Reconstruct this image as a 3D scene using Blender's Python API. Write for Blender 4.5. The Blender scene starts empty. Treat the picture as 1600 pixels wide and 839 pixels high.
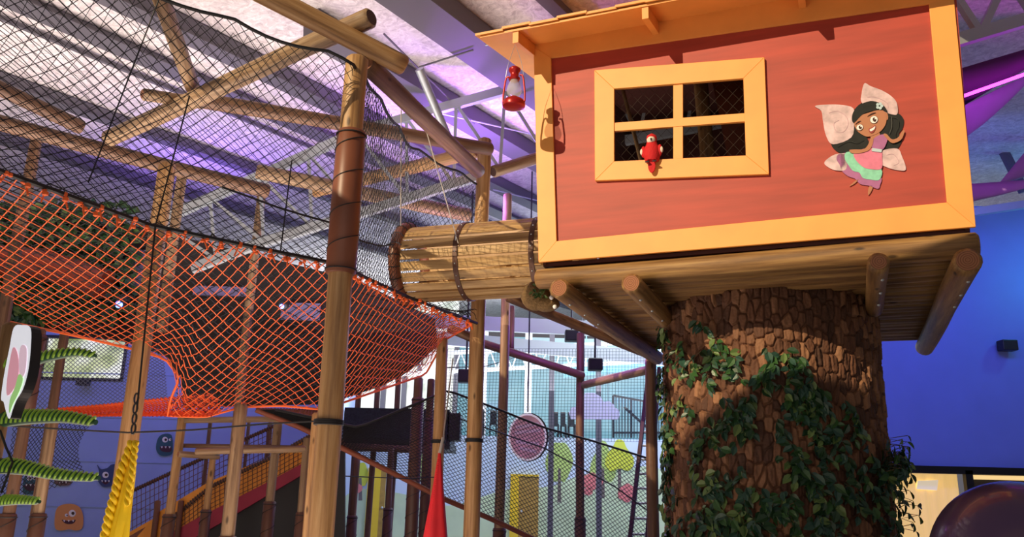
import bpy, bmesh, math, random
from mathutils import Vector, Matrix, noise
random.seed(7)
PI = math.pi
S = bpy.context.scene
COL = S.collection
# ------------------------------------------------------------------ camera
F = 1290.0
UPC = Vector((116, 4820, -F)).normalized()
YC = (Vector((0, 0, -1)) - Vector((0, 0, -1)).dot(UPC) * UPC).normalized()
XC = YC.cross(UPC)
R = Matrix((XC, YC, UPC))
CAM = Vector((0, 0, 1.5))
cd = bpy.data.cameras.new('camera'); cam = bpy.data.objects.new('camera', cd); COL.objects.link(cam)
cd.sensor_width = 36; cd.lens = F / 1600 * 36; cd.clip_end = 200; cd.clip_start = 0.05
cam.matrix_world = Matrix.Translation(CAM) @ R.to_4x4()
S.camera = cam
# ------------------------------------------------------------------ light
S.view_settings.view_transform = 'Standard'; S.view_settings.look = 'None'
S.view_settings.exposure = 0.0; S.view_settings.gamma = 1.0
S.view_settings.use_curve_mapping = False
W = bpy.data.worlds.new('world'); S.world = W; W.use_nodes = True
W.node_tree.nodes['Background'].inputs[0].default_value = (0.80, 0.76, 0.86, 1)
W.node_tree.nodes['Background'].inputs[1].default_value = 0.15
def look(o, d): o.rotation_euler = Vector(d).to_track_quat('-Z', 'Y').to_euler()
def lamp(kind, name, loc, d, power, col, **k):
    l = bpy.data.lights.new(name, kind); l.energy = power; l.color = col
    for a_, b_ in k.items(): setattr(l, a_, b_)
    o = bpy.data.objects.new(name, l); COL.objects.link(o); o.location = loc; look(o, d); return o
lamp('SUN', 'sunlight', (-8, 2, 10), (0.66, 0.64, -0.43), 4.2, (1.0, 0.78, 0.50), angle=0.008)
lamp('AREA', 'front_fill', (-1.0, -4, 2.6), (0.05, 1, 0.45), 80, (1.0, 0.86, 0.76), shape='RECTANGLE', size=9, size_y=4)  # added soft fill from behind the camera, no entrance is modelled
lamp('AREA', 'ceiling_fill', (-3.0, 8.2, 3.7), (-.05, 0.15, 1), 230, (1.0, 0.86, 0.80), shape='RECTANGLE', size=9, size_y=4, spread=2.2)  # added fill lamp above the nets, brightens the ceiling
lamp('AREA', 'low_fill', (-2.8, 6.2, 0.3), (0, 0.1, 1), 180, (1.0, 0.80, 0.66), shape='RECTANGLE', size=5, size_y=4)  # added fill lamp near the floor, lights undersides and the orange net
lamp('AREA', 'violet_uplight', (-0.6, 10.4, 4.9), (0.15, 0.2, 1), 140, (0.42, 0.14, 1.0), shape='DISK', size=0.5)
lamp('AREA', 'violet_uplight_west', (-4.6, 11.8, 5.0), (0.0, 0.1, 1), 50, (0.30, 0.15, 1.0), shape='DISK', size=0.5)
lamp('POINT', 'magenta_post_light', (-0.9, 9.75, 4.05), (0, 0, 1), 14, (0.75, 0.08, 1.0), shadow_soft_size=0.1)
lamp('POINT', 'violet_post_light', (0.95, 10.9, 3.6), (0, 0, 1), 32, (0.42, 0.12, 1.0), shadow_soft_size=0.1)
lamp('AREA', 'blue_wall_wash', (6.6, 10.2, 5.6), (0.0, 1, -0.55), 90, (0.12, 0.18, 1.0), shape='RECTANGLE', size=4, size_y=0.6)
lamp('AREA', 'blue_wall_wash_west', (-6.0, 12.0, 4.2), (0.1, 1, -0.5), 32, (0.20, 0.20, 1.0), shape='RECTANGLE', size=5, size_y=0.6)
lamp('AREA', 'magenta_wash', (5.6, 7.6, 5.0), (0.1, 0.6, 1), 9, (0.7, 0.04, 0.9), shape='RECTANGLE', size=2.5, size_y=0.4)
lamp('AREA', 'rear_hall_daylight', (3, 21.5, 6.3), (-0.1, 0.0, -1), 1300, (0.95, 0.98, 1.0), shape='RECTANGLE', size=14, size_y=5)
lamp('POINT', 'cyan_wall_light', (9.3, 12.9, 5.3), (0, 0, 1), 22, (0.1, 0.75, 1.0), shadow_soft_size=0.15)
lamp('AREA', 'rear_hall_uplight', (2, 20.5, 3.6), (0.0, 0.15, 1), 800, (0.9, 0.95, 1.0), shape='RECTANGLE', size=14, size_y=4)
# ------------------------------------------------------------------ geometry of the photograph
def ray(x, y): return R @ Vector(((x - 800) / F, -(y - 419.5) / F, -1))
def at(x, y, Y): r = ray(x, y); return CAM + r * (Y / r.y)
def atz(x, y, z): r = ray(x, y); return CAM + r * ((z - CAM.z) / r.z)
def onp(x, y, P, n): r = ray(x, y); return CAM + r * ((P - CAM).dot(n) / r.dot(n))
ha = -ray(-2523, 685); ha.z = 0; ha.normalize(); hb = Vector((-ha.y, ha.x, 0))
HO = at(1184, 385, 6.0); HO.z = 0
def H(a, b, z): return HO + ha * a + hb * b + Vector((0, 0, z))
def hp(x, y, b=0.0): return onp(x, y, HO + hb * b, hb)
def hab(x, y, b=0.0): p = hp(x, y, b) - HO; return p.dot(ha), p.z
# ------------------------------------------------------------------ materials
MATS = {}
def nodes(name):
    m = bpy.data.materials.new(name); m.use_nodes = True
    nt = m.node_tree; return m, nt, nt.nodes['Principled BSDF'], nt.nodes, nt.links
def plain(name, col, rough=0.6, metal=0.0, emit=None, es=1.0, var=0.0, scale=6.0, bump=0.0, coat=0.0, stretch=(1, 1, 1)):
    if name in MATS: return MATS[name]
    m, nt, b, N, L = nodes(name)
    b.inputs['Base Color'].default_value = (*col, 1); b.inputs['Roughness'].default_value = rough
    b.inputs['Metallic'].default_value = metal
    if coat: b.inputs['Coat Weight'].default_value = coat
    if emit: b.inputs['Emission Color'].default_value = (*emit, 1); b.inputs['Emission Strength'].default_value = es
    if var or bump:
        tc = N.new('ShaderNodeTexCoord'); mp = N.new('ShaderNodeMapping'); mp.inputs['Scale'].default_value = stretch
        nz = N.new('ShaderNodeTexNoise'); nz.inputs['Scale'].default_value = scale; nz.inputs['Detail'].default_value = 5
        L.new(tc.outputs['Object'], mp.inputs[0]); L.new(mp.outputs[0], nz.inputs['Vector'])
        if var:
            cr = N.new('ShaderNodeValToRGB')
            cr.color_ramp.elements[0].position = 0.3; cr.color_ramp.elements[1].position = 0.7
            cr.color_ramp.elements[0].color = (*[c * (1 - var) for c in col], 1)
            cr.color_ramp.elements[1].color = (*[min(1, c * (1 + var)) for c in col], 1)
            L.new(nz.outputs['Fac'], cr.inputs[0]); L.new(cr.outputs[0], b.inputs['Base Color'])
        if bump:
            bp = N.new('ShaderNodeBump'); bp.inputs['Strength'].default_value = bump; bp.inputs['Distance'].default_value = 0.02
            L.new(nz.outputs['Fac'], bp.inputs['Height']); L.new(bp.outputs[0], b.inputs['Normal'])
    MATS[name] = m; return m
def wood(name, c0, c1, c2, rough=0.6, axis=2, scale=1.0):
    """grain runs along the object's own z (or x) axis, with darker knots and checks"""
    if name in MATS: return MATS[name]
    m, nt, b, N, L = nodes(name)
    tc = N.new('ShaderNodeTexCoord'); oi = N.new('ShaderNodeObjectInfo')
    ad = N.new('ShaderNodeVectorMath'); ad.operation = 'ADD'
    cb = N.new('ShaderNodeCombineXYZ'); mu = N.new('ShaderNodeMath'); mu.operation = 'MULTIPLY'; mu.inputs[1].default_value = 37
    L.new(oi.outputs['Random'], mu.inputs[0]); L.new(mu.outputs[0], cb.inputs[0]); L.new(mu.outputs[0], cb.inputs[2])
    L.new(tc.outputs['Object'], ad.inputs[0]); L.new(cb.outputs[0], ad.inputs[1])
    mp = N.new('ShaderNodeMapping'); s = [26 * scale] * 3; s[axis] = 1.3 * scale; mp.inputs['Scale'].default_value = s
    L.new(ad.outputs[0], mp.inputs[0])
    nz = N.new('ShaderNodeTexNoise'); nz.inputs['Scale'].default_value = 1; nz.inputs['Detail'].default_value = 6; nz.inputs['Roughness'].default_value = .65
    L.new(mp.outputs[0], nz.inputs['Vector'])
    cr = N.new('ShaderNodeValToRGB'); e = cr.color_ramp.elements
    e[0].position = .3; e[0].color = (*c0, 1); e[1].position = .72; e[1].color = (*c2, 1)
    e2 = e.new(.5); e2.color = (*c1, 1)
    L.new(nz.outputs['Fac'], cr.inputs[0])
    mp2 = N.new('ShaderNodeMapping'); s2 = [9 * scale] * 3; s2[axis] = 3.2 * scale; mp2.inputs['Scale'].default_value = s2
    L.new(ad.outputs[0], mp2.inputs[0])
    vo = N.new('ShaderNodeTexVoronoi'); vo.inputs['Scale'].default_value = 1; L.new(mp2.outputs[0], vo.inputs['Vector'])
    r2 = N.new('ShaderNodeValToRGB'); r2.color_ramp.elements[0].position = .07; r2.color_ramp.elements[1].position = .16
    r2.color_ramp.elements[0].color = (*[c * .35 for c in c0], 1); r2.color_ramp.elements[1].color = (1, 1, 1, 1)
    L.new(vo.outputs['Distance'], r2.inputs[0])
    mx = N.new('ShaderNodeMixRGB'); mx.blend_type = 'MULTIPLY'; mx.inputs[0].default_value = .8
    L.new(cr.outputs[0], mx.inputs[1]); L.new(r2.outputs[0], mx.inputs[2]); L.new(mx.outputs[0], b.inputs['Base Color'])
    b.inputs['Roughness'].default_value = rough
    bp = N.new('ShaderNodeBump'); bp.inputs['Strength'].default_value = .35; bp.inputs['Distance'].default_value = .01
    L.new(nz.outputs['Fac'], bp.inputs['Height']); L.new(bp.outputs[0], b.inputs['Normal'])
    MATS[name] = m; return m
def ringwood(name, c0, c1):
    if name in MATS: return MATS[name]
    m, nt, b, N, L = nodes(name)
    tc = N.new('ShaderNodeTexCoord'); sx = N.new('ShaderNodeSeparateXYZ'); L.new(tc.outputs['Object'], sx.inputs[0])
    cb = N.new('ShaderNodeCombineXYZ'); L.new(sx.outputs[0], cb.inputs[0]); L.new(sx.outputs[1], cb.inputs[1])
    wv = N.new('ShaderNodeTexWave'); wv.wave_type = 'RINGS'; wv.rings_direction = 'SPHERICAL'
    wv.inputs['Scale'].default_value = 22; wv.inputs['Distortion'].default_value = 1.2
    L.new(cb.outputs[0], wv.inputs['Vector'])
    cr = N.new('ShaderNodeValToRGB'); cr.color_ramp.elements[0].color = (*c0, 1); cr.color_ramp.elements[1].color = (*c1, 1)
    L.new(wv.outputs[0], cr.inputs[0]); L.new(cr.outputs[0], b.inputs['Base Color']); b.inputs['Roughness'].default_value = .8
    MATS[name] = m; return m
WOOD = wood('pine_pole_wood', (.20, .095, .032), (.40, .22, .085), (.58, .37, .17), .5)
WOODP = wood('weathered_pole_wood', (.13, .07, .035), (.27, .17, .09), (.44, .31, .18), .55)
WOODR = wood('stained_pole_wood', (.08, .036, .020), (.15, .075, .040), (.25, .14, .075), .55)
WOODD = wood('dark_platform_log_wood', (.10, .045, .014), (.24, .125, .04), (.42, .25, .085), .6)
SLAT = wood('tunnel_slat_wood', (.22, .12, .04), (.42, .26, .10), (.60, .42, .20), .55, axis=0)
ENDG = ringwood('end_grain_wood', (.20, .075, .035), (.36, .15, .07))
ENDD = ringwood('dark_end_grain', (.07, .035, .03), (.13, .075, .06))
ORANGE = plain('orange_painted_board', (.86, .36, .075), .5, var=.07, scale=3, bump=.04)
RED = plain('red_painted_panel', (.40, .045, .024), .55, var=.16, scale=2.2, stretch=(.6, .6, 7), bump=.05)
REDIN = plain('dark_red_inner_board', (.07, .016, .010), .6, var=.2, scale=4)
BROWN = plain('brown_vinyl_sleeve', (.19, .062, .030), .42, var=.12, scale=5)
BROWND = plain('dark_brown_sleeve', (.11, .048, .030), .45, var=.15, scale=6)
CORD = plain('black_cord', (.012, .012, .014), .6)
NETB = plain('black_netting', (.012, .012, .015), .7)
NETO = plain('orange_netting', (.95, .16, .03), .6)
NETR = plain('rust_netting', (.22, .06, .03), .7)
STEEL = plain('galvanised_steel', (.50, .55, .58), .4, .5)
STEELG = plain('painted_grey_steel', (.13, .12, .14), .55, .2)
WHITE = plain('white_paint', (.80, .80, .80), .5)
BLACK = plain('black_plastic', (.015, .015, .018), .45)
YEL = plain('yellow_stretch_fabric', (1.0, .66, .005), .6, var=.05, scale=6, bump=.15)
REDF = plain('red_stretch_fabric', (.62, .006, .015), .6, var=.1, scale=6, bump=.15)
ROPE = plain('pale_rope', (.42, .38, .34), .8)
# ------------------------------------------------------------------ mesh helpers
def tag(o, label=None, cat=None, group=None, kind=None):
    if label: o['label'] = label
    if cat: o['category'] = cat
    if group: o['group'] = group
    if kind: o['kind'] = kind
    return o
def empty(name, loc, label, cat, group=None, rz=0):
    o = bpy.data.objects.new(name, None); COL.objects.link(o); o.location = loc; o.rotation_euler = (0, 0, rz)
    o.empty_display_size = .1
    tag(o, label, cat, group); bpy.context.view_layer.update(); return o
class MB:
    def __init__(s): s.v = []; s.f = []; s.m = []
    def add(s, vs, fs, mi=0):
        n = len(s.v); s.v += [Vector(v) for v in vs]; s.f += [tuple(n + i for i in f) for f in fs]; s.m += [mi] * len(fs)
    def box(s, c, size, M=None, mi=0):
        c = Vector(c); h = Vector(size) / 2; vs = []
        for x in (-1, 1):
            for y in (-1, 1):
                for z in (-1, 1):
                    d = Vector((x * h.x, y * h.y, z * h.z)); vs.append(c + (M @ d if M else d))
        s.add(vs, [(0, 1, 3, 2), (4, 6, 7, 5), (0, 4, 5, 1), (2, 3, 7, 6), (0, 2, 6, 4), (1, 5, 7, 3)], mi)
    def tube(s, pts, r, n=6, cap=True, mi=0, closed=False):
        P = [Vector(p) for p in pts]; K = len(P)
        rr = r if isinstance(r, (list, tuple)) else [r] * K
        vs = []; prev = None
        for i in range(K):
            if closed: t = P[(i + 1) % K] - P[i - 1]
            else: t = P[min(i + 1, K - 1)] - P[max(i - 1, 0)]
            if t.length < 1e-9: t = Vector((0, 0, 1))
            t.normalize()
            if prev is None:
                u = Vector((0, 0, 1)) if abs(t.z) < .9 else Vector((1, 0, 0)); u = (u - t * u.dot(t)).normalized()
            else:
                u = prev - t * prev.dot(t)
                u = u.normalized() if u.length > 1e-6 else t.orthogonal().normalized()
            prev = u; w = t.cross(u)
            for k in range(n):
                q = 2 * PI * k / n; vs.append(P[i] + (u * math.cos(q) + w * math.sin(q)) * rr[i])
        fs = []
        for i in range(K if closed else K - 1):
            j = (i + 1) % K
            for k in range(n): fs.append((i * n + k, i * n + (k + 1) % n, j * n + (k + 1) % n, j * n + k))
        if cap and not closed: fs += [tuple(range(n))[::-1], tuple((K - 1) * n + k for k in range(n))]
        s.add(vs, fs, mi)
    def lathe(s, prof, c=(0, 0, 0), n=20, mi=0, M=None):
        c = Vector(c); vs = []
        for r_, z_ in prof:
            for k in range(n):
                d = Vector((r_ * math.cos(2 * PI * k / n), r_ * math.sin(2 * PI * k / n), z_)); vs.append(c + (M @ d if M else d))
        fs = []
        for i in range(len(prof) - 1):
            for k in range(n): fs.append((i * n + k, i * n + (k + 1) % n, (i + 1) * n + (k + 1) % n, (i + 1) * n + k))
        fs += [tuple(range(n))[::-1], tuple((len(prof) - 1) * n + k for k in range(n))]
        s.add(vs, fs, mi)
    def ball(s, c, r, n=14, mi=0, M=None):
        r = Vector(r) if not isinstance(r, (int, float)) else Vector((r, r, r)); c = Vector(c)
        m_ = n // 2; vs = []
        for i in range(m_ + 1):
            p = PI * i / m_
            for k in range(n):
                d = Vector((r.x * math.sin(p) * math.cos(2 * PI * k / n), r.y * math.sin(p) * math.sin(2 * PI * k / n), -r.z * math.cos(p)))
                vs.append(c + (M @ d if M else d))
        fs = [(i * n + k, i * n + (k + 1) % n, (i + 1) * n + (k + 1) % n, (i + 1) * n + k) for i in range(m_) for k in range(n)]
        s.add(vs, fs, mi)
    def plate(s, pts, n, th, mi=0):
        """prism: outline pts on a plane, thickened by th along n"""
        P = [Vector(p) for p in pts]; n = Vector(n).normalized(); K = len(P)
        a = Vector((0, 0, 0))
        for i in range(K): a += P[i].cross(P[(i + 1) % K])
        if a.dot(n) > 0: P = P[::-1]
        s.add(P + [p + n * th for p in P], [tuple(range(K)), tuple(range(2 * K - 1, K - 1, -1))] +
              [(i, i + K, (i + 1) % K + K, (i + 1) % K) for i in range(K)], mi)
    def build(s, name, mat, parent=None, smooth=False, bevel=0, M=None, world=False):
        """verts are in the parent's space (world space if world=True or parent is None)"""
        me = bpy.data.meshes.new(name)
        vs = s.v
        inv = None
        if parent is not None and world: inv = wm(parent).inverted()
        # origin in the middle of the mesh
        if inv: vs = [inv @ v for v in vs]
        if M is None:
            lo = Vector([min(v[i] for v in vs) for i in range(3)]); hi = Vector([max(v[i] for v in vs) for i in range(3)])
            c = (lo + hi) / 2; c.z = lo.z if parent is None else c.z; M = Matrix.Translation(c)
        Mi = M.inverted()
        me.from_pydata([tuple(Mi @ v) for v in vs], [], s.f)
        for mt in (mat if isinstance(mat, (list, tuple)) else [mat]): me.materials.append(mt)
        me.polygons.foreach_set('material_index', s.m)
        if smooth: me.polygons.foreach_set('use_smooth', [True] * len(s.f))
        me.update()
        o = bpy.data.objects.new(name, me); COL.objects.link(o); o.parent = parent; o.matrix_local = M
        WMAT[o.name] = (wm(parent) @ M) if parent is not None else M
        if smooth:
            me.set_sharp_from_angle(angle=0.9)
        if bevel:
            bv = o.modifiers.new('bevel', 'BEVEL'); bv.width = bevel; bv.segments = 2; bv.limit_method = 'ANGLE'
        return o
WMAT = {}
def wm(o):
    if o.name in WMAT: return WMAT[o.name]
    return Matrix.Translation(o.location) @ o.rotation_euler.to_matrix().to_4x4()
def smooth_pts(pts, k=4, closed=True):
    P = [Vector(p) for p in pts]; n = len(P); out = []
    for i in range(n if closed else n - 1):
        if closed: p0, p1, p2, p3 = P[i - 1], P[i], P[(i + 1) % n], P[(i + 2) % n]
        else: p0, p1, p2, p3 = P[max(i - 1, 0)], P[i], P[i + 1], P[min(i + 2, n - 1)]
        for j in range(k):
            t = j / k
            out.append(.5 * ((2 * p1) + (p2 - p0) * t + (2 * p0 - 5 * p1 + 4 * p2 - p3) * t * t + (3 * p1 - p0 - 3 * p2 + p3) * t ** 3))
    if not closed: out.append(P[-1])
    return out
def axisM(p0, p1):
    z = (Vector(p1) - Vector(p0)).normalized(); x = Vector((0, 0, 1)) if abs(z.z) < .9 else Vector((1, 0, 0))
    x = (x - z * x.dot(z)).normalized(); y = z.cross(x)
    return Matrix.Translation(Vector(p0)) @ Matrix((x, y, z)).transposed().to_4x4()
def log(name, p0, p1, r0, r1, mat=WOOD, label=None, cat=None, group=None, end=ENDG, sleeves=(), cords=(), wob=.006, parent=None, bolts=0):
    """a round timber from p0 to p1 (world), a little crooked, with rounded ends"""
    p0 = Vector(p0); p1 = Vector(p1); Lh = (p1 - p0).length; M = axisM(p0, p1); Mi = M
    seed = random.random() * 50; n = 18; mb = MB()
    K = max(5, int(Lh / .12)); be = min(.018, r0 * .3)
    zs = [(0, 0, be)] + [(be, 0, 0)] + [(Lh * i / K, 1, 0) for i in range(1, K)] + [(Lh - be, 0, 0), (Lh, 0, be)]
    vs = []; fs = []
    for z, w_, sh in zs:
        rr = r0 + (r1 - r0) * z / Lh - sh
        ox = wob * math.sin(z * 1.3 + seed); oy = wob * math.cos(z * 1.7 + seed * 2)
        for k in range(n):
            q = 2 * PI * k / n
            d = rr * (1 + .035 * noise.noise(Vector((math.cos(q) * 1.5 + seed, math.sin(q) * 1.5, z * 1.6))))
            vs.append(Vector((ox + d * math.cos(q), oy + d * math.sin(q), z)))
    R_ = len(zs)
    for i in range(R_ - 1):
        for k in range(n): fs.append((i * n + k, i * n + (k + 1) % n, (i + 1) * n + (k + 1) % n, (i + 1) * n + k))
    mb.add(vs, fs, 0); mb.add(vs[:n], [tuple(range(n))[::-1]], 1); mb.add(vs[-n:], [tuple(range(n))], 1)
    mb.v = [M @ v for v in mb.v]
    if parent is not None:
        wi = wm(parent).inverted(); mb.v = [wi @ v for v in mb.v]
        Ml = wi @ M
    else: Ml = M
    o = mb.build(name, [mat, end], parent, True, M=Ml)
    if label: tag(o, label, cat, group)
    for (z0, z1) in sleeves:
        m2 = MB(); rs = r0 + .017
        m2.lathe([(rs - .008, z0), (rs, z0 + .01), (rs + .002, (z0 + z1) / 2), (rs, z1 - .01), (rs - .008, z1)], n=24)
        sl = m2.build('sleeve', BROWN if r0 > .08 and z0 > 2 else BROWND, o, True, M=Matrix.Identity(4))
        m3 = MB(); pts = []
        turns = max(1, int((z1 - z0) / .22))
        for i in range(turns * 20 + 1):
            q = 2 * PI * i / 20; pts.append(((rs + .004) * math.cos(q), (rs + .004) * math.sin(q), z0 + .04 + (z1 - z0 - .08) * i / (turns * 20)))
        m3.tube(pts, .0035, 5)
        for zz in (z0 + .03, z1 - .03):
            m3.tube([((rs + .004) * math.cos(2 * PI * i / 24), (rs + .004) * math.sin(2 * PI * i / 24), zz) for i in range(24)], .005, 5, closed=True)
        m3.build('binding_cord', CORD, sl, True, M=Matrix.Identity(4))
    for zc in cords:
        m4 = MB()
        for dz in (-.012, 0, .012):
            m4.tube([((r0 + .006) * math.cos(2 * PI * i / 24), (r0 + .006) * math.sin(2 * PI * i / 24), zc + dz) for i in range(24)], .008, 6, closed=True)
        m4.build('strap', CORD, o, True, M=Matrix.Identity(4))
    return o
def post(x, y, Y, r, label, x2=None, z0=0.0, mat=WOOD, group=None, cat='post', sl=(), cords=(), end=ENDG, name='timber_post'):
    p = at(x, y, Y); return log(name, (p.x, p.y, z0), (p.x, p.y, p.z), r, r * .93, mat, label, cat, group, end, sl, cords)
def rail(x0, y0, Y0, x1, y1, Y1, r, label, mat=WOOD, group=None, end=ENDG, cat='beam', name='timber_beam'):
    return log(name, at(x0, y0, Y0), at(x1, y1, Y1), r, r, mat, label, cat, group, end)
def net(name, fn, nu, nv, r, mat, label=None, cat='net', group=None, parent=None, sides=3, edge=None, sub=1, diamond=True, keep=None):
    """knotted net: fn(u,v)->point, strands diagonal over an nu x nv lattice"""
    mb = MB()
    g = [[fn(i / nu, j / nv) for j in range(nv + 1)] for i in range(nu + 1)]
    def run(pts):
        cur = []
        for p, ok in pts:
            if ok: cur.append(p)
            else:
                if len(cur) > 1: mb.tube(cur, r, sides, cap=False)
                cur = []
        if len(cur) > 1: mb.tube(cur, r, sides, cap=False)
    ok = lambda i, j: keep is None or keep(i / nu, j / nv)
    if diamond:
        for sgn in (1, -1):
            starts = [(i, 0 if sgn > 0 else nv) for i in range(0, nu + 1)] + [(0, j) for j in (range(1, nv + 1) if sgn > 0 else range(0, nv))]
            for (i, j) in starts:
                if (i + j) % 2: continue
                pts = []
                while 0 <= i <= nu and 0 <= j <= nv:
                    pts.append((g[i][j], ok(i, j))); i += 1; j += sgn
                run(pts)
    else:
        for i in range(nu + 1): run([(g[i][j], ok(i, j)) for j in range(nv + 1)])
        for j in range(nv + 1): run([(g[i][j], ok(i, j)) for i in range(nu + 1)])
    o = mb.build(name, mat, parent, world=parent is not None)
    if label: tag(o, label, cat, group)
    return o
def poly(pts):
    """piecewise-linear curve through 3D points, parameter 0..1 by length"""
    P = [Vector(p) for p in pts]; d = [0]
    for i in range(1, len(P)): d.append(d[-1] + (P[i] - P[i - 1]).length)
    def f(t):
        s = max(0, min(1, t)) * d[-1]
        for i in range(1, len(P)):
            if s <= d[i] or i == len(P) - 1:
                return P[i - 1].lerp(P[i], (s - d[i - 1]) / max(1e-9, d[i] - d[i - 1]))
    return f
def cable(name, pts, r, mat, label, cat='cable', sag=0.0, parent=None, group=None, n=5, straight=False):
    P = [Vector(p) for p in pts]
    if len(P) == 2:
        P = [P[0].lerp(P[1], i / 12) - Vector((0, 0, sag * 4 * (i / 12) * (1 - i / 12))) for i in range(13)]
    mb = MB(); mb.tube(P, r, n); o = mb.build(name, mat, parent, True, world=parent is not None)
    if label: tag(o, label, cat, group)
    return o
def bar(mb, p0, p1, w, h=None, up=(0, 0, 1), mi=0):
    p0 = Vector(p0); p1 = Vector(p1); h = h or w; z = (p1 - p0).normalized(); u = Vector(up); u = (u - z * u.dot(z)).normalized(); v = z.cross(u)
    vs = [p + u * (sx * h / 2) + v * (sy * w / 2) for p in (p0, p1) for sx, sy in ((-1, -1), (1, -1), (1, 1), (-1, 1))]
    mb.add(vs, [(0, 1, 2, 3), (7, 6, 5, 4), (0, 4, 5, 1), (1, 5, 6, 2), (2, 6, 7, 3), (3, 7, 4, 0)], mi)
def struct(name, mb, mat, **k): o = mb.build(name, mat, **k); o['kind'] = 'structure'; return o
# ================================================================== SETTING
FLOORM = plain('grey_rubber_floor', (.22, .23, .26), .7, var=.1, scale=2)
mb = MB(); mb.box((1, 12, -.1), (34, 40, .2)); struct('floor', mb, FLOORM)
# ceiling: a plane rising gently, lined with pinkish foil blanket
E1 = ray(1568, 680).normalized(); E2 = ray(-1600, 791).normalized()
CN = E1.cross(E2).normalized(); CN = CN if CN.z > 0 else -CN
CP = at(700, 100, 9.0)
def cz(x, y): return CP.z - ((x - CP.x) * CN.x + (y - CP.y) * CN.y) / CN.z
def cpt(x, y, d=0): return onp(x, y, CP, CN) - CN * d
m, nt, b, N, L = nodes('crinkled_foil_ceiling')
tc = N.new('ShaderNodeTexCoord'); nz = N.new('ShaderNodeTexNoise'); nz.inputs['Scale'].default_value = 7; nz.inputs['Detail'].default_value = 8; nz.inputs['Roughness'].default_value = .72
nz.inputs['Distortion'].default_value = 1.6
L.new(tc.outputs['Object'], nz.inputs['Vector'])
cr = N.new('ShaderNodeValToRGB'); e = cr.color_ramp.elements; e[0].position = .35; e[0].color = (.52, .46, .46, 1); e[1].position = .62; e[1].color = (.92, .86, .84, 1)
L.new(nz.outputs['Fac'], cr.inputs[0]); L.new(cr.outputs[0], b.inputs['Base Color']); b.inputs['Roughness'].default_value = .55
bp = N.new('ShaderNodeBump'); bp.inputs['Strength'].default_value = .5; bp.inputs['Distance'].default_value = .05
L.new(nz.outputs['Fac'], bp.inputs['Height']); L.new(bp.outputs[0], b.inputs['Normal'])
CEILM = m
def slab(mb, x0, x1, y0, y1, th=.1):
    c = [(x0, y0), (x1, y0), (x1, y1), (x0, y1)]
    mb.plate([(x, y, cz(x, y)) for x, y in c], (0, 0, 1), th)
mb = MB(); slab(mb, -16, 18, 6.6, 32); slab(mb, -16, -5.1, -3, 6.6); slab(mb, 3.5, 18, -3, 6.6); slab(mb, -5.1, 3.5, -3, 1.15); struct('ceiling', mb, CEILM)  # unseen front slabs added, gap shaped to keep sun off the trunk
SHEET = plain('painted_wall_sheet', (.30, .40, .70), .6, var=.05, scale=2)
# left-rear wall (Y = 14) with its window opening, side wall beyond, right-rear wall
def wallrect(mb, x0, x1, z0, z1, y, th=.15): mb.box(((x0 + x1) / 2, y + th / 2, (z0 + z1) / 2), (x1 - x0, th, z1 - z0))
LY = 14.0
wa = at(60, 530, LY); wb = at(190, 594, LY); wx0, wx1, wz0, wz1 = wa.x - .35, wb.x, wb.z, wa.z + .05
LWX = at(522, 700, LY).x
mb = MB(); 
wallrect(mb, -14, wx0, 0, 4.4, LY); wallrect(mb, wx1, LWX, 0, 4.4, LY); wallrect(mb, wx0, wx1, 0, wz0, LY); wallrect(mb, wx0, wx1, wz1, 4.4, LY)
for k in range(1, 5): mb.box(((-14 + LWX) / 2, LY - .006, .35 + k * .72), (LWX + 14, .012, .02))
struct('wall_left', mb, SHEET)
# window glazing: sunlit garden blur outside
def glassy(name, c0, c1, c2, es, scale=2.0):
    m, nt, b, N, L = nodes(name); tc = N.new('ShaderNodeTexCoord'); nz = N.new('ShaderNodeTexNoise'); nz.inputs['Scale'].default_value = scale; nz.inputs['Detail'].default_value = 6
    L.new(tc.outputs['Object'], nz.inputs['Vector']); cr = N.new('ShaderNodeValToRGB'); e = cr.color_ramp.elements
    e[0].position = .36; e[0].color = (*c0, 1); e[1].position = .62; e[1].color = (*c2, 1); q = e.new(.5); q.color = (*c1, 1)
    L.new(nz.outputs['Fac'], cr.inputs[0]); L.new(cr.outputs[0], b.inputs['Emission Color']); b.inputs['Emission Strength'].default_value = es
    b.inputs['Base Color'].default_value = (.1, .1, .1, 1); b.inputs['Roughness'].default_value = .15; return m
GARDEN = glassy('daylit_garden_glass', (.22, .30, .08), (.62, .68, .40), (.95, .97, .95), 1.0)
mb = MB(); mb.box(((wx0 + wx1) / 2, LY + .08, (wz0 + wz1) / 2), (wx1 - wx0, .02, wz1 - wz0)); wn = struct('window_1', mb, GARDEN)
mb = MB()
for x in (wx0, wx0 + .47, wx1): mb.box((x, LY + .02, (wz0 + wz1) / 2), (.05, .08, wz1 - wz0 + .05))
for z in (wz0, wz1): mb.box(((wx0 + wx1) / 2, LY + .02, z), (wx1 - wx0, .08, .05))
mb.build('window_frame', BLACK, wn, world=True)
mb = MB(); wallrect(mb, -4.45, -4.3, 0, 4.4, LY + .15, 9.5); struct('wall_side', mb, SHEET)
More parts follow.
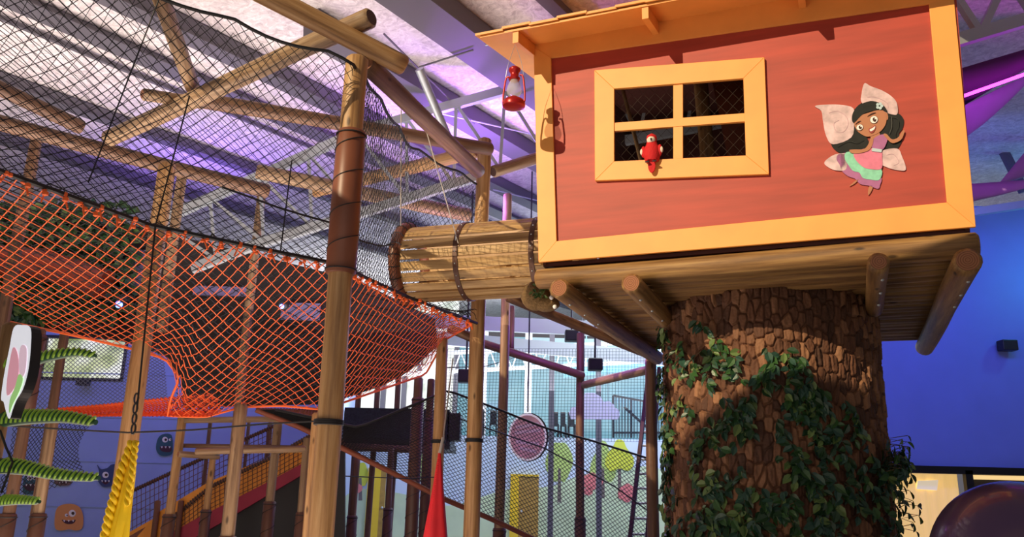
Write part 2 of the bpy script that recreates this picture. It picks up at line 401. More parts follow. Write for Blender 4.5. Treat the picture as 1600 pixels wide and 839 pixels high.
# right-rear wall
RY = 14.0; RX0 = at(1250, 700, RY).x
BLUEW = plain('blue_painted_wall', (.22, .30, .78), .6, var=.04, scale=1.5)
dz = at(1500, 735, RY).z
g0 = at(1385, 735, RY).x; g1 = at(1505, 735, RY).x; g2 = g1 + .14; g3 = at(1700, 735, RY).x
mb = MB(); wallrect(mb, RX0, 14, dz, cz(8, RY) - .55, RY); wallrect(mb, RX0, g0 - .12, 0, dz, RY); wallrect(mb, g3, 14, 0, dz, RY)
wallrect(mb, RX0, RX0 + .15, 0, 6.6, RY, 9.5)
struct('wall_right', mb, BLUEW)
mb = MB(); mb.box(((g0 + g3) / 2, RY - .03, dz), (g3 - g0 + .3, .1, .12))
for x in (g0 - .05, g1 + .05, g3): mb.box((x, RY - .03, dz / 2), (.12, .1, dz))
struct('door_1', mb, plain('black_aluminium', (.012, .012, .014), .35, .3))
mb = MB(); cx0, cx1 = g0 + .03, g1 - .03
K = 40
for i in range(K):
    xa = cx0 + (cx1 - cx0) * i / K; xb = cx0 + (cx1 - cx0) * (i + 1) / K
    ya = RY + .16 + .012 * math.sin(i * 1.1); yb = RY + .16 + .012 * math.sin((i + 1) * 1.1)
    mb.plate([(xa, ya, .02), (xb, yb, .02), (xb, yb, dz - .06), (xa, ya, dz - .06)], (0, -1, 0), .004)
tag(mb.build('paper_blind', plain('glowing_cream_blind', (.85, .66, .33), .8, emit=(.80, .50, .16), es=.8, var=.05, scale=3), smooth=True), 'self glowing cream paper sheet behind the glass of the lower right door', 'blind')  # emission stands in for light coming through the sheet
q = [at(x, y, RY + .13) for x, y in ((1434, 751), (1466, 750), (1464, 766), (1432, 764))]
mb = MB(); mb.plate(q, (0, -1, 0), .003); tag(mb.build('paper_notice', plain('glowing_white_paper', (.9, .85, .75), .7, emit=(.9, .75, .5), es=.6)), 'small white notice taped high on the cream door blind', 'notice')  # paper brightened by its own emission, like the blind
mb = MB(); mb.box(((g2 + g3) / 2, RY + .25, dz / 2), (g3 - g2, .03, dz - .05)); struct('door_2', mb, plain('dim_room_glass', (.05, .04, .03), .2))
mb = MB(); mb.box(((g2 + g3) / 2, RY + .1, dz - .10), (g3 - g2 - .1, .04, .07)); tag(mb.build('strip_lamp', plain('warm_strip', (.9, .7, .4), .5, emit=(.9, .62, .25), es=1.0)), 'warm glowing strip at the head of the dark right door', 'lamp')
# mural wall with mezzanine over it, rear glazing
MY = 21.0
mz = at(930, 685, MY).z; mx0 = -4.3; mx1 = RX0
SKYM = plain('mural_pale_blue_paint', (.64, .76, .86), .7, var=.05, scale=.8)
mb = MB(); wallrect(mb, mx0, mx1, 0, mz, MY); struct('wall_mural', mb, SKYM)
mb = MB(); mb.box(((mx0 + mx1) / 2, MY + 1.6, mz - .06), (mx1 - mx0, 3.1, .12)); struct('trim_1', mb, STEELG)
def mural(name, pts, col, layer, label=None, cat=None, parent=None, sm=True):
    P = [at(x, y, MY - .004 - layer * .006) for x, y in pts]
    if sm: P = smooth_pts(P, 5)
    mb = MB(); mb.plate(P, (0, -1, 0), .005)
    return mb
GR1 = plain('mural_lime_paint', (.46, .62, .17), .7, var=.12, scale=2); GR2 = plain('mural_yellow_green_paint', (.60, .66, .06), .7, var=.08, scale=2)
GR3 = plain('mural_meadow_paint', (.62, .76, .46), .7, var=.15, scale=1); PINKM = plain('mural_pink_paint', (.72, .22, .20), .7, var=.1, scale=3)
TRK = plain('mural_trunk_paint', (.18, .15, .13), .7)
mea = mural('m', [(540, 775), (620, 770), (700, 790), (790, 765), (860, 760), (900, 745), (960, 735), (1040, 742), (1045, 900), (540, 900)], None, 0).build('painted_meadow', GR3)
tag(mea, 'pale green meadow painted along the foot of the mural wall', 'mural')
def blob(cx, cy, rx, ry, n=12, j=.08): return [(cx + rx * math.cos(2 * PI * i / n) * (1 + j * math.sin(i * 5.3 + cx)), cy + ry * math.sin(2 * PI * i / n) * (1 + j * math.cos(i * 3.1 + cy))) for i in range(n)]
def mtree(cx, cy, rx, ry, ty, mat, label, n=12, j=.1, pear=False, ly=2):
    t = empty('painted_tree', at(cx, ty, MY - .01), label, 'mural', 'trees painted on the mural')
    pts = blob(cx, cy, rx, ry, n, j)
    if pear: pts = [(cx - rx * .45, cy - ry * .6), (cx - rx * .25, cy - ry * .95), (cx, cy - ry * 1.02), (cx + rx * .3, cy - ry * .9), (cx + rx * .5, cy - ry * .5), (cx + rx * .95, cy + ry * .05), (cx + rx, cy + ry * .6), (cx + rx * .6, cy + ry * .95), (cx, cy + ry * .8), (cx - rx * .6, cy + ry * .98), (cx - rx, cy + ry * .6), (cx - rx * .9, cy)]
    mural('c', pts, None, ly).build('crown', mat, t, world=True)
    mural('c', [(cx - 2, cy + ry * .3), (cx + 2, cy + ry * .3), (cx + 3, ty), (cx - 3, ty)], None, 3, sm=False).build('trunk', TRK, t, world=True)
mtree(874, 722, 20, 32, 785, GR1, 'tall oval pale green tree painted on the mural right of the door')
mtree(942, 722, 20, 33, 778, GR1, 'broad green tree painted in the middle of the mural', pear=True)
mtree(968, 712, 22, 25, 778, GR2, 'yellow green pear shaped tree painted beside the ladder', pear=True, ly=5)
mtree(665, 728, 13, 26, 775, GR1, 'narrow green tree painted behind the dark wrapped posts')
mtree(563, 741, 13, 19, 782, GR2, 'small yellow green tree painted left of the yellow door')
for cx, cy, rx, ry, lb in ((925, 752, 16, 13, 'pink bush painted below the broad green tree'), (980, 770, 14, 14, 'pink bush painted at the foot of the ladder'), (560, 763, 6, 7, 'pink flower painted beside the left yellow door'), (919, 768, 7, 6, 'small pink bush painted left of the twin trees')):
    tag(mural('b', blob(cx, cy, rx, ry), None, 4).build('painted_bush', PINKM), lb, 'mural', 'pink bushes on the mural')
YD = plain('yellow_door_paint', (.85, .60, .03), .5); YDD = plain('ochre_door_paint', (.42, .26, .05), .6, var=.2, scale=8)
for (x0, xm, x1, y0, lb) in ((576, 596, 604, 731, 'bright yellow door in the mural wall left of the red hammock'), (798, 811, 842, 741, 'yellow framed ochre door under the round hanging sign')):
    P = [at(x, y0, MY - .05) for x in (x0, xm, x1)]
    d = empty('yellow_door', (P[0].x, MY - .05, 0), lb, 'door')
    mb = MB(); mb.box(((P[0].x + P[1].x) / 2, MY - .04, P[0].z / 2), (P[1].x - P[0].x, .06, P[0].z)); mb.box(((P[0].x + P[2].x) / 2, MY - .04, P[0].z - .02), (P[2].x - P[0].x, .07, .05)); mb.build('yellow_panel', YD, d, world=True)
    mb = MB(); mb.box(((P[1].x + P[2].x) / 2, MY - .03, P[0].z / 2 - .03), (P[2].x - P[1].x, .05, P[0].z - .06)); mb.build('inner_panel', YDD, d, world=True)
    mb = MB(); mb.ball((P[1].x + .08, MY - .08, 1.0), .03); mb.build('door_handle', STEEL, d, world=True)
# rear glazed wall over the mezzanine
GY = 24.0
TEAL = glassy('teal_translucent_sheeting', (.12, .42, .55), (.16, .52, .66), (.24, .62, .76), .66, .5)
mb = MB(); wallrect(mb, at(712, 600, GY).x, mx1, 0, cz(2, GY) - 1.4, GY); struct('wall_rear', mb, TEAL)
WGAR = glassy('bright_rear_glazing', (.35, .42, .30), (.85, .90, .85), (1, 1, 1), 1.15, 1.2)
mb = MB(); wallrect(mb, mx0, at(712, 600, GY).x, 0, cz(0, GY) - .2, GY); struct('window_2', mb, WGAR)
mb = MB(); wallrect(mb, -16, mx0, 0, 6.0, GY); struct('wall_back', mb, plain('grey_lilac_cladding', (.34, .33, .42), .7))
k = 0
for x in (560, 600, 632, 655, 712, 757, 825):
    p = at(x, 600, GY - .1); mb = MB(); w = .14 if x < 800 else .20
    mb.box((p.x, p.y, (mz + 6.2) / 2), (w, .16, 6.2 - mz)); struct('trim_%d' % (2 + k), mb, STEELG if x < 740 else WHITE); k += 1
for x in (862, 935):
    p = at(x, 600, 19.5); mb = MB(); mb.box((p.x, p.y, 3.6), (.12, .12, 7.0)); mb.box((p.x, p.y, .05), (.3, .3, .1)); tag(mb.build('steel_column', STEELG), 'slim dark steel column ' + ('behind the cloud cutout' if x > 900 else 'between the round sign and the middle post'), 'column')
# air duct
mb = MB(); a0 = at(880, 578, 21.5); a1 = at(1060, 562, 21.5); bar(mb, a0, a1, .35, .35)
for k in (.2, .8): h_ = a0.lerp(a1, k); mb.tube([h_, (h_.x, h_.y, cz(h_.x, h_.y) - .01)], .015, 5)
tag(mb.build('air_duct', plain('teal_duct', (.16, .36, .46), .4)), 'long teal box duct under the roof above the cloud cutout', 'duct')
# purlins
for i, (x, y, w, h) in enumerate(((690, 0, .30, .30), (600, 86, .22, .26), (273, 20, .16, .20), (130, 38, .20, .08), (0, 112, .12, .14), (0, 205, .12, .14), (870, 0, .10, .12), (0, 20, .03, .05))):
    p = cpt(x, y, h / 2 + .02)
    mb = MB(); bar(mb, p - E1 * 1.2, p + E1 * 22, w, h, CN)
    bar(mb, p - E1 * 1.2 - CN * (h / 2), p + E1 * 22 - CN * (h / 2), w * 1.5, .012, CN)
    struct('trim_%d' % (20 + i), mb, STEELG)
# tie rods
for i, (x0, y0, x1, y1) in enumerate(((600, 5, 740, 155), (655, 60, 738, 32), (400, 45, 540, 0), (757, 24, 860, 0), (690, 138, 840, 175), (770, 265, 900, 300))):
    mb = MB(); mb.tube([cpt(x0, y0, .35), cpt(x1, y1, .35)], .011, 6); struct('trim_%d' % (30 + i), mb, STEELG if i in (0, 1, 2) else STEEL)
# roof trusses
def truss(name, tops, bots, n, w, mat, label, ww=None):
    T = poly(tops); B = poly(bots); ww = ww or w * .5
    t = empty(name, B(0), label, 'truss')
    mb = MB()
    for c in (tops, bots):
        for i in range(len(c) - 1): bar(mb, c[i], c[i + 1], w, w * 1.5)
    mb.build('chord', mat, t, world=True)
    mb = MB()
    for i in range(n):
        bar(mb, T(i / n), B((i + .5) / n), ww); bar(mb, B((i + .5) / n), T((i + 1) / n), ww)
    mb.build('web', mat, t, world=True)
TY = 9.3
truss('roof_truss', [at(250, 345, TY), at(560, 206, TY), at(850, 124, TY), at(1250, 60, TY)], [at(300, 420, TY), at(400, 382, TY), at(600, 322, TY), at(850, 243, TY), at(1250, 170, TY)], 13, .075, STEEL, 'pale galvanised lattice truss crossing behind the black net towards the playhouse')
truss('roof_truss', [at(1400, 10, 7.4), at(1660, -60, 7.4)], [at(1400, 92, 7.4), at(1660, 14, 7.4)], 3, .085, STEEL, 'galvanised truss at the top right corner beside the playhouse', .07)
truss('roof_truss', [at(560, 560, 20), at(1060, 530, 20)], [at(560, 588, 20), at(1060, 562, 20)], 22, .06, WHITE, 'white lattice truss far back over the mezzanine')
for i, (y0, y1, Y) in enumerate(((500, 520, 17), (522, 565, 18.5))):
    mb = MB(); bar(mb, at(620, y0, Y), at(1080, y1, Y), .12, .3); struct('trim_%d' % (40 + i), mb, STEEL)
mb = MB(); mb.tube([at(655, 108, 8.2), at(700, 215, 8.8)], .05, 10); tag(mb.build('steel_brace', STEEL, smooth=True), 'straight pale steel pipe brace behind the long diagonal log', 'brace')
# wall speaker, sails, magenta strip at the right
mb = MB(); p = at(1574, 540, RY - .15); mb.box(p, (.26, .2, .18)); mb.box(p + Vector((0, .08, 0)), (.06, .14, .06)); tag(mb.build('wall_speaker', BLACK, bevel=.015), 'small black box speaker mounted on the blue right wall', 'speaker')
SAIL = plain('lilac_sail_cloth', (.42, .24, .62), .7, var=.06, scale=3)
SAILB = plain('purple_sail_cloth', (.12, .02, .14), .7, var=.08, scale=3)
def sail(pts, mat, label):
    P = [at(p[0], p[1], p[2] * .80) for p in pts]; mb = MB(); n = (P[1] - P[0]).cross(P[2] - P[0]).normalized()
    if len(P) == 3:
        K = 8; vs = []; idx = {}; fs = []
        c = sum(P, Vector()) / 3
        for i in range(K + 1):
            for j in range(K + 1 - i):
                u, v = i / K, j / K; w = 1 - u - v; p = P[0] * w + P[1] * u + P[2] * v
                idx[i, j] = len(vs); vs.append(p - n * (u * v * w * 1.6) - Vector((0, 0, u * v * w * 2)))
        for i in range(K):
            for j in range(K - i):
                fs.append((idx[i, j], idx[i + 1, j], idx[i, j + 1]))
                if j < K - i - 1: fs.append((idx[i + 1, j], idx[i + 1, j + 1], idx[i, j + 1]))
        mb.add(vs, fs)
    o = mb.build('cloth_sail', mat, smooth=True); sd = o.modifiers.new('thickness', 'SOLIDIFY'); sd.thickness = .006
    tag(o, label, 'sail', 'cloth sails under the roof')
sail([(1495, 170, 10.2), (1640, 100, 10.6), (1440, 265, 11.2)], SAIL, 'lit lilac cloth sail just below the magenta light strip')
sail([(1440, 125, 10), (1700, 48, 10), (1500, 168, 10.4)], SAILB, 'dark purple cloth sail above the magenta light strip')
sail([(1480, 290, 11), (1660, 278, 11.6), (1490, 322, 11)], SAIL, 'low flat lilac cloth sail beside the playhouse corner')
sail([(1558, 290, 12), (1640, 190, 12), (1650, 260, 12.4)], SAIL, 'pointed lilac cloth sail against the right frame edge')
mb = MB(); mb.tube([at(1500, 152, 7.9), at(1660, 95, 7.9)], .018, 8)
tag(mb.build('led_strip', plain('magenta_led', (1, .2, 1), .5, emit=(.9, .05, .95), es=5)), 'glowing magenta light strip between two purple sails', 'light')
mb = MB(); bar(mb, at(1480, 338, 12.5), at(1680, 308, 12.5), .12, .12); struct('trim_45', mb, STEEL)
mb = MB(); bar(mb, at(1540, 180, 12.8), at(1600, 300, 12.8), .08, .14); struct('trim_46', mb, STEELG)
# purple domed pod at lower right
c = at(1592, 868, 4.6); c.z = 0; top = at(1592, 752, 4.6).z; rr = .44
pod = empty('play_pod', c, 'large glossy dark purple domed pod standing in the lower right corner', 'play pod')
PODM = plain('purple_gloss_plastic', (.075, .035, .10), .28, coat=.5)
prof = [(.30, .06), (.40, .25), (rr, .5)] + [(rr, top - rr)] + [(rr * math.cos(PI / 2 * i / 14), top - rr + rr * math.sin(PI / 2 * i / 14)) for i in range(1, 14)] + [(.002, top)]
mb = MB(); mb.lathe(prof, n=48); mb.build('shell', PODM, pod, True)
mb = MB(); mb.lathe([(.34, 0), (.36, .02), (.36, .06), (.33, .08)], n=32); mb.build('base', BLACK, pod, True)
# ================================================================== PLAYHOUSE PLATFORM + TRUNK
zt = 3.30; rl = .085
plat = empty('log_platform', H(-.2, 1.7, 3.0), 'round log platform carried by the giant bark trunk under the playhouse', 'platform')
log('edge_log', H(-1.80, .06, zt - rl), H(1.475, .06, zt - rl), rl, rl + .008, WOODD, end=ENDG, parent=plat)
nlog = 21
for i in range(1, nlog):
    bb = .06 + i * .168
    log('floor_log', H(-1.70 - .05 * random.random(), bb, zt - rl + .01 + .01 * random.random()), H(1.33, bb, zt - rl + .01), .08, .082, WOODD, parent=plat)
beamz = zt - .25
for (x, y, L0, L1, br) in ((872, 450, -.06, 3.9, .082), (985, 442, .02, 2.0, .080), (1374, 408, -.12, 1.75, .070), (1512, 406, -.10, 3.75, .090)):
    p = atz(x, y, beamz) - HO; aa = p.dot(ha)
    o = log('bearer_log', H(aa, p.dot(hb), beamz), H(aa, p.dot(hb) + (L1 - L0) - .25, beamz), br, br, WOODD, parent=plat)
    for k in range(3): mb = MB(); mb.ball((-br, 0.02, .25 + .42 * k), .013, 8); mb.build('bolt', STEEL, o, True, M=Matrix.Identity(4))
# trunk
lft = ray(1035, 560); rgt = ray(1377, 560)
al = math.atan2(lft.x, lft.y); ar = math.atan2(rgt.x, rgt.y); hlf = (ar - al) / 2; mid = (al + ar) / 2
fr = atz(1205, 447, 3.17); d0 = math.hypot(fr.x, fr.y); TR = d0 * math.sin(hlf) / (1 - math.sin(hlf)); TC = Vector((math.sin(mid), math.cos(mid), 0)) * (d0 + TR)
trunk = empty('tree_trunk', TC, 'giant artificial tree trunk clad in brown bark chunks under the playhouse', 'tree trunk')
def tprof(q, z):
    f = 1 + .05 * max(0, 1 - z / 1.6) ** 1.5
    return TR * f * (1 + .018 * math.sin(3 * q + 1) + .012 * math.sin(7 * q + z))
NU, NV = 1000, 540; ZT = 3.19
import numpy as np
back = mid + PI  # seam of the cladding lies at the rear
qa = (np.arange(NU) / NU * 2 * PI)[None, :] + np.zeros((NV, 1)); za = (ZT * np.arange(NV) / (NV - 1))[:, None] + np.zeros((1, NU))
bx = qa * TR
def nfield(sx, sz, off, amp):
    return np.array([[noise.noise(Vector((math.cos(q_) * TR * sx, math.sin(q_) * TR * sx + off, z_ * sz))) for q_ in qa[0]] for z_ in za[:, 0]]) * amp
w1 = nfield(2.2, 1.6, 3, .5); w2 = nfield(5, 4, 17, .35); w3 = nfield(40, 9, 5, 1.0); w4 = nfield(90, 60, 9, 1.0); dens = nfield(1.1, .7, 40, 1.0)
NCX = 90
X_ = bx / (2 * PI * TR) * NCX + w1 * .7 + w2 * .5; Z_ = za * 7.6 + w1 + w2 * .8
def hsh(i, j, k): 
    v = np.sin((i % NCX) * 127.1 + j * 311.7 + k * 74.7) * 43758.5453; return v - np.floor(v)
F1 = np.full(X_.shape, 9.0); F2 = np.full(X_.shape, 9.0); CI = np.zeros(X_.shape)
ix = np.floor(X_)
for di in (-2, -1, 0, 1, 2):
    ci = ix + di; zz = Z_ * (1 + .0 * ci) + hsh(ci, 0 * ci, 5) * 3; iz = np.floor(zz)
    for dj in (-1, 0, 1):
        cj = iz + dj
        px = ci + .5 + (hsh(ci, cj, 1) - .5) * .62; pz = cj + .5 + (hsh(ci, cj, 2) - .5) * .75
        dd = (np.abs(X_ - px) ** 2.8 + np.abs(zz - pz) ** 2.8 * .85) ** (1 / 2.8)
        m1 = dd < F1; F2 = np.where(m1, F1, np.minimum(F2, dd)); CI = np.where(m1, hsh(ci, cj, 3), CI); F1 = np.where(m1, dd, F1)
ee = np.clip((F2 - F1) / .20, 0, 1); ee = ee * ee * (3 - 2 * ee)
hh = (.034 * ee * (.5 + .7 * CI)) + .010 * w3 * ee + .004 * w4
rad_ = TR * (1 + .05 * np.maximum(0, 1 - za / 1.6) ** 1.5) * (1 + .018 * np.sin(3 * qa + 1) + .012 * np.sin(7 * qa + za)) - .025 + hh
vs = np.stack([rad_ * np.cos(qa), rad_ * np.sin(qa), za], -1).reshape(-1, 3).tolist(); vals = np.stack([CI, ee], -1).reshape(-1, 2).tolist()
fs = [(j * NU + i, j * NU + (i + 1) % NU, (j + 1) * NU + (i + 1) % NU, (j + 1) * NU + i) for j in range(NV - 1) for i in range(NU)]
me = bpy.data.meshes.new('bark'); me.from_pydata(vs, [], fs); at_ = me.attributes.new('cell', 'FLOAT', 'POINT'); at_.data.foreach_set('value', [c_[0] for c_ in vals])
me.polygons.foreach_set('use_smooth', [True] * len(fs))
m, nt, b, N, L = nodes('chunky_bark')
an = N.new('ShaderNodeAttribute'); an.attribute_name = 'cell'; cr = N.new('ShaderNodeValToRGB'); e = cr.color_ramp.elements
e[0].color = (.06, .024, .012, 1); e[1].color = (.26, .125, .060, 1); q_ = e.new(.5); q_.color = (.125, .050, .023, 1)
L.new(an.outputs['Fac'], cr.inputs[0]); tc = N.new('ShaderNodeTexCoord'); mp = N.new('ShaderNodeMapping'); mp.inputs['Scale'].default_value = (30, 30, 6)
nz = N.new('ShaderNodeTexNoise'); nz.inputs['Scale'].default_value = 1; nz.inputs['Detail'].default_value = 6; L.new(tc.outputs['Object'], mp.inputs[0]); L.new(mp.outputs[0], nz.inputs['Vector'])
mx = N.new('ShaderNodeMixRGB'); mx.blend_type = 'OVERLAY'; mx.inputs[0].default_value = .6; L.new(cr.outputs[0], mx.inputs[1]); L.new(nz.outputs['Fac'], mx.inputs[2]); L.new(mx.outputs[0], b.inputs['Base Color'])
b.inputs['Roughness'].default_value = .8; bp = N.new('ShaderNodeBump'); bp.inputs['Strength'].default_value = .5; bp.inputs['Distance'].default_value = .01; L.new(nz.outputs['Fac'], bp.inputs['Height']); L.new(bp.outputs[0], b.inputs['Normal'])
me.materials.append(m); bk = bpy.data.objects.new('bark', me); COL.objects.link(bk); bk.parent = trunk
# ivy
LEAFM = [plain('ivy_leaf_dark', (.014, .050, .016), .4), plain('ivy_leaf_mid', (.032, .095, .025), .4), plain('ivy_leaf_pale', (.11, .18, .05), .45), plain('ivy_leaf_blue_green', (.025, .075, .050), .4)]
STEM = plain('ivy_stem', (.10, .07, .03), .7)
def cylhit(x, y):
    r = ray(x, y); o = CAM - TC; A = r.x ** 2 + r.y ** 2; B = 2 * (o.x * r.x + o.y * r.y); C_ = o.x ** 2 + o.y ** 2 - TR ** 2
    D = B * B - 4 * A * C_
    t = (-B - math.sqrt(D)) / (2 * A) if D > 0 else -B / (2 * A)
    p = CAM + r * t; return math.atan2(p.y - TC.y, p.x - TC.x), p.z
def leaf(mb, p, nrm, dirv, L_, mi):
    nrm = nrm.normalized(); dirv = (dirv - nrm * dirv.dot(nrm)).normalized(); s_ = nrm.cross(dirv)
    w = L_ * .30; pts = [(0, 0, 0), (.22, .75, .10), (.5, 1, .12), (.78, .6, .06), (1, 0, -.10)]
    vs = [p + dirv * (L_ * t) + nrm * (L_ * h * 0) for t, _, h in pts]
    mid_ = [p + dirv * (L_ * t) - nrm * (L_ * .10 * t * t) for t, _, h in pts]
    a_ = [p + dirv * (L_ * t) + s_ * (w * ww_) + nrm * (L_ * h) for t, ww_, h in pts[1:4]]
    b_ = [p + dirv * (L_ * t) - s_ * (w * ww_) + nrm * (L_ * h) for t, ww_, h in pts[1:4]]
    V = mid_ + a_ + b_
    mb.add(V, [(0, 1, 5), (1, 2, 6, 5), (2, 3, 7, 6), (3, 4, 7), (0, 8, 1), (1, 8, 9, 2), (2, 9, 10, 3), (3, 10, 4)], mi)
def ivy(x, y, sx, sy, n, label, out=.05, spray=0.06):
    q0, z0 = cylhit(x, y); dist = d0
    sq = sx * dist / F / TR; sz = sy * dist / F
    root = empty('ivy_garland', TC + Vector((math.cos(q0) * TR, math.sin(q0) * TR, z0)), label, 'ivy', 'artificial ivy on the trunk')
    mb = MB(); ms = MB(); left = int(n * .42)
    while left > 0:
        q = random.gauss(q0, sq * .5); z = z0 + random.gauss(0, sz * .5); k = random.randint(6, 11)
        dq = random.uniform(-.05, .05); pts = []
        rad = TR + .02
        for i in range(k):
            z -= random.uniform(.012, .03); q += dq * .4 + random.gauss(0, .012)
            rad = tprof(q, z) + .02 + out * random.random()
            if z < .02 or z > 3.0: break
            c_ = Vector((TC.x + rad * math.cos(q), TC.y + rad * math.sin(q), z)); pts.append(c_)
            nr = Vector((math.cos(q), math.sin(q), 0)); tg = Vector((-math.sin(q), math.cos(q), 0))
            dv = tg * random.uniform(-1, 1) + Vector((0, 0, -random.uniform(.0, 1.2))) + nr * random.uniform(-.1, .5)
            nn = nr + tg * random.uniform(-.6, .6) + Vector((0, 0, random.uniform(-.2, .7)))
            leaf(mb, c_, nn, dv, random.uniform(.06, .115), random.choices((0, 1, 2, 3), (5, 3, 2, 4))[0]); left -= 1
        if len(pts) > 1: ms.tube(pts, .003, 4)
    mb.build('leaves', LEAFM, root, world=True); ms.build('stems', STEM, root, world=True)['kind'] = 'stuff'
for a_ in ((1100, 560, 45, 90, 220, 'ivy garland high on the left face of the trunk'), (1045, 640, 22, 190, 420, 'long ivy curtain down the left edge of the trunk'), (1100, 720, 50, 130, 420, 'broad ivy garland low on the left face of the trunk'),
           (1150, 640, 70, 30, 170, 'ivy strand swinging across the middle of the trunk'), (1205, 560, 40, 28, 110, 'small ivy tuft high in the middle of the trunk'), (1245, 610, 60, 55, 330, 'dense dark ivy cluster right of the trunk centre'),
           (1290, 640, 40, 40, 130, 'ivy fringe reaching right from the dense cluster'), (1160, 800, 60, 60, 320, 'dense ivy mat at the foot of the trunk centre left'), (1250, 740, 60, 80, 300, 'ivy garland low in the middle of the trunk'),
           (1270, 800, 60, 60, 230, 'ivy mat at the foot of the trunk centre right'), (1335, 740, 45, 110, 260, 'ivy garland down the right face of the trunk'), (1045, 800, 25, 80, 180, 'ivy pile at the lower left foot of the trunk')): ivy(*a_)
ivy(1378, 705, 12, 60, 330, 'thick ivy bush sticking out of the right edge of the trunk', out=.20)
ivy(1372, 790, 8, 70, 120, 'thin ivy trail hanging below the bush on the right edge', out=.10)
# ================================================================== PLAYHOUSE
house = empty('playhouse', H(-.15, 1.7, 3.31), 'orange and red wooden playhouse on top of the giant trunk', 'playhouse')
def hplate(mb, pix, b0, th, mi=0): mb.plate([hp(x, y, b0) for x, y in pix], -hb, th, mi)
def bld(mb, name, mat, parent=house, **k): return mb.build(name, mat, parent, world=True, **k)
# red wall around the opening
OUT = [(838, 80), (1492, -20), (1522, 352), (843, 408)]; OP = [(961, 141), (1162, 125), (1166, 245), (961, 254)]
mb = MB()
for i in range(4):
    j = (i + 1) % 4; hplate(mb, [OUT[i], OUT[j], OP[j], OP[i]], .03, .03)
bld(mb, 'front_wall', RED)
# orange trims
def trim(name, pix, th=.025, b0=0.0): mb = MB(); hplate(mb, pix, b0, th); return bld(mb, name, ORANGE, bevel=.003)
trim('corner_board', [(835, 75), (862, 92), (871, 378), (843, 411)])
trim('corner_board', [(1451, 8), (1490, 0), (1524, 356), (1479, 318)])
trim('skirting_board', [(871, 378), (1479, 318), (1524, 356), (843, 411)], .027)
trim('fascia_board', [(835, 76), (845, 44), (1485, -60), (1490, 0), (1451, 8), (862, 92)], .022)
fr_ = [(930, 112), (1195, 92), (1202, 274), (931, 284)]
wf = empty('window_frame', hp(1066, 190), None, None); wf.parent = house; wf.matrix_local = wm(house).inverted() @ Matrix.Translation(hp(1066, 190)); WMAT[wf.name] = Matrix.Translation(hp(1066, 190)); del_ = [wf.pop(k) for k in ('label', 'category') if k in wf]
for i in range(4):
    j = (i + 1) % 4; mb = MB(); hplate(mb, [fr_[i], fr_[j], OP[j], OP[i]], -.002, .03); bld(mb, 'frame_board', ORANGE, wf, bevel=.003)
mb = MB(); hplate(mb, [(1053, 133), (1068, 132), (1068, 250), (1053, 251)], .012, .03); bld(mb, 'mullion', ORANGE, wf, bevel=.002)
mb = MB(); hplate(mb, [(961, 194), (1165, 179), (1166, 192), (961, 207)], .008, .03); bld(mb, 'mullion', ORANGE, wf, bevel=.002)
# window safety net
nc = poly([hp(961, 141, .06), hp(1164, 125, .06)]); nd = poly([hp(961, 254, .06), hp(1166, 246, .06)])
net('window_net', lambda u, v: nc(u).lerp(nd(u), v), 22, 12, .0014, plain('grey_twine', (.05, .035, .025), .7), parent=house)
# other walls
zb, ztp, DB = 3.32, 5.30, 3.42
def hb_box(mb, a0, a1, b0, b1, z0, z1, mi=0):
    vs = [H(a_, b_, z_) for a_ in (a0, a1) for b_ in (b0, b1) for z_ in (z0, z1)]
    mb.add(vs, [(0, 1, 3, 2), (4, 6, 7, 5), (0, 4, 5, 1), (2, 3, 7, 6), (0, 2, 6, 4), (1, 5, 7, 3)], mi)
mb = MB(); hb_box(mb, -1.74, -1.71, .03, .75, zb, ztp); hb_box(mb, -1.74, -1.71, 1.75, DB, zb, ztp); hb_box(mb, -1.74, -1.71, .75, 1.75, 4.25, ztp)
GAB = [(.03, ztp), (DB, ztp), (DB, 5.325 + (DB + .42) * .22 - .03), (.03, 5.325 + .45 * .22 - .03)]
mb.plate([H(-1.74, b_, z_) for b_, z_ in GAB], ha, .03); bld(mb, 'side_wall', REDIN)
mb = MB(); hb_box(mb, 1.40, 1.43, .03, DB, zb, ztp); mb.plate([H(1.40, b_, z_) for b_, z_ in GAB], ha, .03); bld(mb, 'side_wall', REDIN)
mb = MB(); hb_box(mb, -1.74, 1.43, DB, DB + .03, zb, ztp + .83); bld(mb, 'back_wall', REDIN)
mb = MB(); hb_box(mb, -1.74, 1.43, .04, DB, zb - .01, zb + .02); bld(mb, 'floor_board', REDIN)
# roof boards: slope up to the back
def rz_(b): return 5.295 + (b + .46) * .22
mb = MB(); nb = 15
for i in range(nb):
    a0 = -2.22 + 3.74 * i / nb; a1 = a0 + 3.74 / nb + .01; up = .012 * (i % 2) + .006 * random.random(); bf = -.455 - .012 * random.random()
    vs = [H(a_, b_, rz_(b_) + up + t_) for a_ in (a0, a1) for b_ in (bf, DB + .3) for t_ in (0, .022)]
    mb.add(vs, [(0, 1, 3, 2), (4, 6, 7, 5), (0, 4, 5, 1), (2, 3, 7, 6), (0, 2, 6, 4), (1, 5, 7, 3)])
bld(mb, 'roof_boards', ORANGE)
mb = MB()
vs = [H(a_, b_, rz_(b_) + t_) for a_ in (-2.18, 1.50) for b_ in (-.44, DB + .28) for t_ in (-.02, .0)]
mb.add(vs, [(0, 1, 3, 2), (4, 6, 7, 5), (0, 4, 5, 1), (2, 3, 7, 6), (0, 2, 6, 4), (1, 5, 7, 3)])
bld(mb, 'roof_deck', ORANGE)
mb = MB()
vs = [H(a_, b_, rz_(b_) + t_) for a_ in (-1.70, 1.39) for b_ in (.06, DB) for t_ in (-.045, -.03)]
